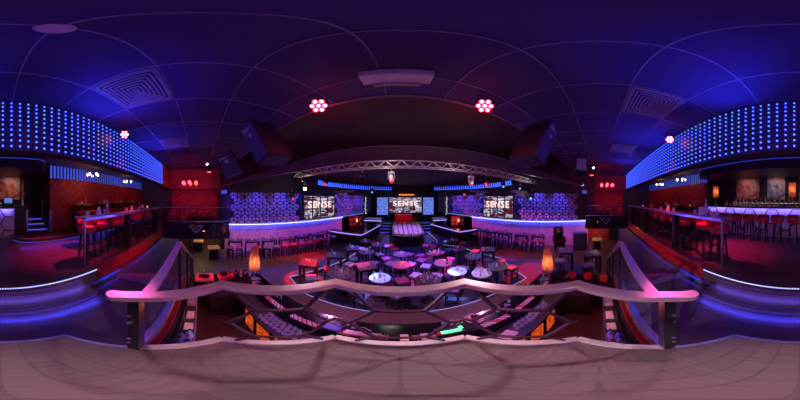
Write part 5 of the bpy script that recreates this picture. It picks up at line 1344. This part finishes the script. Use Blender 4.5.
# ------------------------------------------------------------------ mezzanine wings
for s, X, y0, y1, nm in ((-1, -5.4, DY + .1, 1.25, 'left'), (1, 7.5, DY + .1, .85, 'right')):
    root = thing('mezzanine_railing', f'metal railing with dark glossy lower panel along the {nm} mezzanine edge', 'railing')
    MB().cyl((X, y0, 1.28), (X, y1, 1.28), .025, n=10).build('handrail', steel, root)
    MB().bb(X - .02, X + .02, y0, y1, .66, .69).build('mid_rail', steel, root)
    k = 0
    while y0 + .72 * k <= y1 + .01: MB().bb(X - .018, X + .018, y0 + .72 * k - .018, y0 + .72 * k + .018, .2, 1.28).build('post', blackmetal, root); k += 1
    MB().bb(X - .012, X + .012, y0, y1, .0, .66).build('dark_panel', glass_dark, root)
    MB().bb(X + .013 * -s, X + .02 * -s, y0, y1, -.12, .0).build('lower_edge', black_paint, root)
    yc = (y0 + y1) / 2; b = MB(); q = X - s * .016
    for (ya, za), (yb_, zb_) in ((((-.30), .50), (0, .18)), ((0, .18), (.30, .50)), ((-.30, .50), (-.10, .50)), ((.30, .50), (.10, .50)), ((-.10, .50), (0, .36)), ((0, .36), (.10, .50))):
        b.bar((q, yc + ya, za), (q, yc + yb_, zb_), .012, .03, (0, 0, 1))
    b.build('chevron_emblem', pale_tile, root)
    wx = -9.7 if s < 0 else 11.9
    def sofa(c, rz, L, label):
        root = thing('sofa', label, 'sofa', c, rz)
        MB().rbox((0, 0, .12), (L, .70, .20), .02).build('base', blackwood, root)
        nseat = max(2, int(L / .7))
        for k in range(nseat): MB().rbox((-L / 2 + L * (k + .5) / nseat, -.02, .33), (L / nseat - .02, .66, .22), .05).build('seat_cushion', red_gloss if False else seat_red, root, True)
        for k in range(nseat): MB().rbox((-L / 2 + L * (k + .5) / nseat, .28, .66), (L / nseat - .02, .18, .50), .06).build('back_cushion', seat_red, root, True)
        for a in (-1, 1): MB().rbox((a * (L / 2 + .07), 0, .36), (.16, .72, .62), .04).build('armrest', seat_red, root)
    sofa((wx - s * .45, (y0 + y1) / 2 + .25, ZD), R(90) if s < 0 else R(-90), y1 - y0 - .9, f'long red sofa along the tufted wall of the {nm} mezzanine')
    sofa((s * (abs(X) + .95), -1.12, ZD), PI, 1.2, f'short red sofa at the deck end of the {nm} mezzanine, backing the stairs')
    for k in range(2):
        x = wx - s * 1.45; y = (y0 + y1) / 2 - .35 + (.95 if s < 0 else .75) * k
        root = thing('lounge_table', f'low dark lounge table in the {nm} mezzanine, {"nearer the deck" if k==0 else "nearer the hall"}', 'table', (x, y, ZD))
        MB().rbox((0, 0, .53), (.6, .6, .05), .01).build('table_top', darktop, root); MB().cyl((0, 0, .02), (0, 0, .51), .05, n=10).build('pedestal', blackmetal, root); MB().cyl((0, 0, 0), (0, 0, .02), .22, n=18).build('base', blackmetal, root)
        for j, b_ in enumerate((1, 3, 0)): BOT[b_].put((x + .15 * (j - 1), y + .12 * ((j % 2) - .5), ZD + .555), 0, f'{BN[b_]} on the {nm} mezzanine lounge table {"nearer the deck" if k==0 else "nearer the hall"}')

# ------------------------------------------------------------------ light
for x, y in ((-1.33, 1.74), (1.38, 1.71)):
    point((x, y, 3.60), RED, 3); point((x * 1.05, 2.45, 3.45), RED, 10); spot((x, y, 3.42), (x * .3, .1, .5), RED, 30, 90, .8)
point((-2.94, -1.85, 3.6), RED, 1.2); point((3.28, -1.87, 3.6), RED, 1.2)
# red pools on the upper deck
spot((-2.94, -2.6, 2.95), (-1.6, -2.95, ZD), CRIM, 900, 46, 1); spot((3.28, -2.6, 2.95), (1.9, -2.95, ZD), CRIM, 900, 46, 1)
spot((-2.94, -1.9, 3.4), (-3.6, -2.2, .9), CRIM, 70, 60, .8); spot((3.28, -1.9, 3.4), (4.3, -2.2, .9), CRIM, 70, 60, .8)
spot((-2.0, -.4, 3.4), (-2.9, -1.7, .2), RED, 420, 34, .8); spot((2.0, -.4, 3.4), (3.2, -1.7, .2), RED, 420, 34, .8)
# mezzanine red
for x, y, z in ((-7.6, -.6, 2.35), (8.7, -.48, 2.35)): point((x, y, z), RED, 26, .05)
for y in (-1.4, -.2, 1.0): spot((-9.28, y, 2.38), (-9.66, y, .9), RED, 16, 80, .9); spot((11.5, y - .3, 2.38), (11.86, y - .3, .9), RED, 16, 80, .9)  # added grazing spots to bring out the wall tufting
# tufted rear walls: added spots grazing the leather to bring out its buttoning
for x in (-2.7, -3.75, -5.1, -6.6, -8.2, 5.2, 6.4, 8.3, 10): spot((x, -4.35, 3.02), (x, -4.78, .9), (1., .03, .13), 7, 75, .9)
# added blue spots strengthening the LED curtain's wash on the ceiling
for x in (-5, -2, 1.2, 4.4, 7.6): spot((x, -2.0, 2.5), (x * .85, -1.3, 3.8), BLUE, 180, 84, 1)
# low blue strips under the step nosings and curbs
area((0, -1.292, -.02), (0, -1.15, -.4), 2.5, .02, BLUE, 9)
area((0, DY + .03, .14), (0, DY + .16, -.1), 2.5, .02, (.16, .1, 1.), 6)
for s in (-1, 1): area((s * 1.9, DY + .06, .0), (s * 1.9, DY + .3, -.3), .6, .02, BLUE, .7); area((s * 3.8, DY + .11, -.1), (s * 3.8, DY + .3, -.9), 2.6, .02, BLUE, 2)
area((-2.4, -3.74, .33), (-2.4, -3.5, .2), 3.6, .02, BLUE, 3)
# concrete walls: magenta washers above, blue washers on the relief panels
for s, poly, p0, p1_ in ((-1, LW, 231, 339), (1, RW, 581, 476)):
    a_, b_ = on_wall(poly, p0), on_wall(poly, p1_)
    for k in range(15):
        w_ = a_.lerp(b_, k / 14); q, t = inward(poly, w_, s, 1.2)
        spot((q.x, q.y, 2.95), (w_.x, w_.y, -1.7), MAG if k % 3 else (1., .06, .45), 640, 19, 1)
    a_, b_ = on_wall(poly, 231 if s < 0 else 579), on_wall(poly, 364 if s < 0 else 451)
    for k in range(9):
        w_ = a_.lerp(b_, k / 8); q, t = inward(poly, w_, s, 1.3)
        spot((q.x, q.y, 2.75), (w_.x, w_.y, .85), (.08, .06, 1.), 230, 66, 1)
# coloured pools over the hall
def pool(px, py, z, col, e, ang, src=None):
    q = P(px, py, z); s_ = src or (q.x * .7, min(max(q.y, 4.6), 12) - .3, 2.7); spot(s_, q, col, e, ang, .35)
pool(304, 281, ZS, RED, 4500, 20); pool(312, 257, ZH, RED, 1500, 20); pool(389, 245, ZS, CRIM, 3000, 11); pool(401, 266, ZS + 1, RED, 900, 14); pool(446, 262, ZS + 1, RED, 900, 14)
pool(430, 246, ZS, CRIM, 1400, 12); pool(525, 272, ZH, RED, 2400, 26); pool(440, 272, ZS, RED, 1500, 18); pool(505, 246, ZS + .9, RED, 700, 24); pool(290, 255, ZH, RED, 700, 26); pool(318, 246, ZS + .8, RED, 600, 22)
pool(385, 256, ZS, (.2, .3, 1.), 3000, 9); pool(380, 277, ZS + 1.05, (.12, .22, 1.), 1500, 11); pool(457, 271, ZS + 1.05, (.12, .22, 1.), 1500, 11); pool(418, 262, ZS, BLUE, 700, 60); pool(355, 268, ZS, (.3, .25, 1.), 500, 50); pool(455, 280, ZS, (.3, .25, 1.), 500, 50)
pool(481.5, 273, ZS + 1.05, (1., .8, .7), 140, 11); pool(342, 272, ZS + 1.05, (1., .5, .7), 160, 16); pool(506, 266, ZS + 1.05, (1., .8, .7), 140, 12)
pool(365, 235, ZS, BLUE, 500, 40); pool(440, 240, ZS, BLUE, 500, 40)
for px, py, col, e, an in ((411, 281, RED, 2600, 13), (452, 267, CRIM, 2200, 13), (479, 263, RED, 2400, 15), (394, 249, CRIM, 1800, 10), (424, 257, CRIM, 1500, 14), (357, 281, CRIM, 1500, 14), (366, 297, (.15, .25, 1.), 3000, 10), (455, 296, (.15, .25, 1.), 3000, 10), (357, 261, BLUE, 1600, 18), (448, 250, (.2, .3, 1.), 2000, 9), (420, 272, (.4, .12, 1.), 900, 50), (380, 262, (.4, .12, 1.), 700, 46)): pool(px, py, ZS, col, e, an)
# runway and stage
spot((.8, 11.0, 3.4), (.8, 12.0, ZT), (.50, .16, 1.), 1500, 62, .7); spot((.5, 13.5, 3.4), (.5, 17.2, -.9), RED, 700, 30, .6)
for x in (-3.2, 4.8): spot((x, 13, 3.2), (x, 15.2, -.5), (.5, .35, 1.), 350, 34, .7)
# warm star beam: lights rail, counter and the ring floor
spot((STAR.x + .3, STAR.y - .3, STAR.z), (-.25, .74, .4), (1., .80, .88), 1300, 18, .9)
point((STAR.x + .15, STAR.y - .25, STAR.z + .1), (1., .85, .6), 18)
spot((3.0, 4.3, 2.7), (.35, .74, .4), (1., .75, .85), 620, 22, .9)  # second beam added to brighten the rail from the right
# ring floor beside the bar, staff aisle
spot((-2.5, 4.2, 2.7), (-.6, 2.4, ZH), (.9, .25, .8), 380, 70, .9); spot((3.0, 4.2, 2.7), (.8, 2.4, ZH), (.9, .3, .9), 380, 70, .9)
spot((-5.5, 3.8, 2.6), (-6.0, 3.4, ZH), (1., .35, .3), 300, 80, .9); spot((7, 3.6, 2.6), (7, 2.8, ZH), (1., .25, .3), 300, 80, .9)
point((-1.9, .25, -.6), (1., .16, .10), 9, .03); point((1.9, .25, -.6), (1., .16, .10), 9, .03)
spot((-2.94, -1.85, 3.4), (-3.5, .6, BT), (1., .04, .10), 900, 20, .6); spot((3.28, -1.87, 3.4), (3.5, .6, BT), RED, 240, 22, .6)
# blue point lights over the work bench
point((-1.6, 1.15, -.45), BLUE, 3); point((1.6, 1.15, -.45), BLUE, 3)
# lamps
for q in (la, lb): point((q.x, q.y, BT + .72), (1, .55, .26), 7, .02)
point((.30, -4.95, 2.0), (1, .5, .22), 2.2, .02); point((3.85, -4.95, 2.0), (1, .5, .22), 2.2, .02)
# poster and bar wash
for x in (-.55, 1.15, 2.7): spot((x, -5.3, 2.58), (x, -6.2, 2.1), (1., .62, .55), 13, 95, .9)
# stair wells
point((-2.6, -.9, 1.2), BLUE, 4); point((2.6, -.9, 1.2), BLUE, 4)
for s in (-1, 1): spot((s * 1.9, -.9, 3.6), (s * 2.0, -1.1, ZL), (.2, .1, 1.), 14, 70, .8)
spot((-.6, -1.2, 3.7), (-.1, .2, 0), (1., .60, .66), 74, 36, .9); spot((.6, -1.2, 3.7), (.1, .2, 0), (1., .60, .66), 74, 36, .9)  # added overhead spots to brighten the platform
# speakers catch blue light
spot((-.8, -1.8, 2.6), (-2.6, 1.2, 3.0), BLUE, 60, 40, .8); spot((.8, -1.8, 2.6), (2.6, 1.2, 3.0), BLUE, 60, 40, .8)

for x in (-.3, 1.9): point((x, TY - .5, TZ - .25), (1., .85, .7), 8)  # added warm points to brighten the middle of the truss
area((1.8, by + .10, 1.24), (1.8, by - .25, .75), 4.4, .03, (.18, .11, 1.), 13)

point((6.6, 3.9, 2.7), (1., .85, .7), 8)  # warm point added to brighten the truss's right end

for s in (-1, 1): point((s * 1.1, .02, -.5), BLUE, 1.2); point((s * 2.0, .05, -.4), (.7, .7, 1.), .5)  # added points tinting the back shelf bottles and papers

point((10.2, .3, -.9), (1., .10, .06), 22); point((-8.6, .2, -.9), (1., .5, .25), 4)
for s, x in ((-1, -2.94), (1, 3.28)):
    spot((x, -1.87, 3.4), (s * .56, -.42, .95), (1., .10, .45), 190, 9, .8); spot((s * 1.0, -1.9, 3.3), (s * 1.35, -.3, .95), (.12, .12, 1.), 75, 24, .9); spot((s * .8, -1.9, 3.3), (s * 1.7, -1.2, ZL), (.10, .05, 1.), 30, 50, 1)
# small things rest a hair above what carries them
for o in list(C.objects):
    if o.parent is None and o.get('category') in ('glass', 'bottle', 'menu card', 'candle', 'till', 'lamp', 'bucket', 'paper', 'box', 'tray', 'appliance', 'bowl', 'note pad', 'card reader', 'tub', 'sink'): o.location.z += .0015
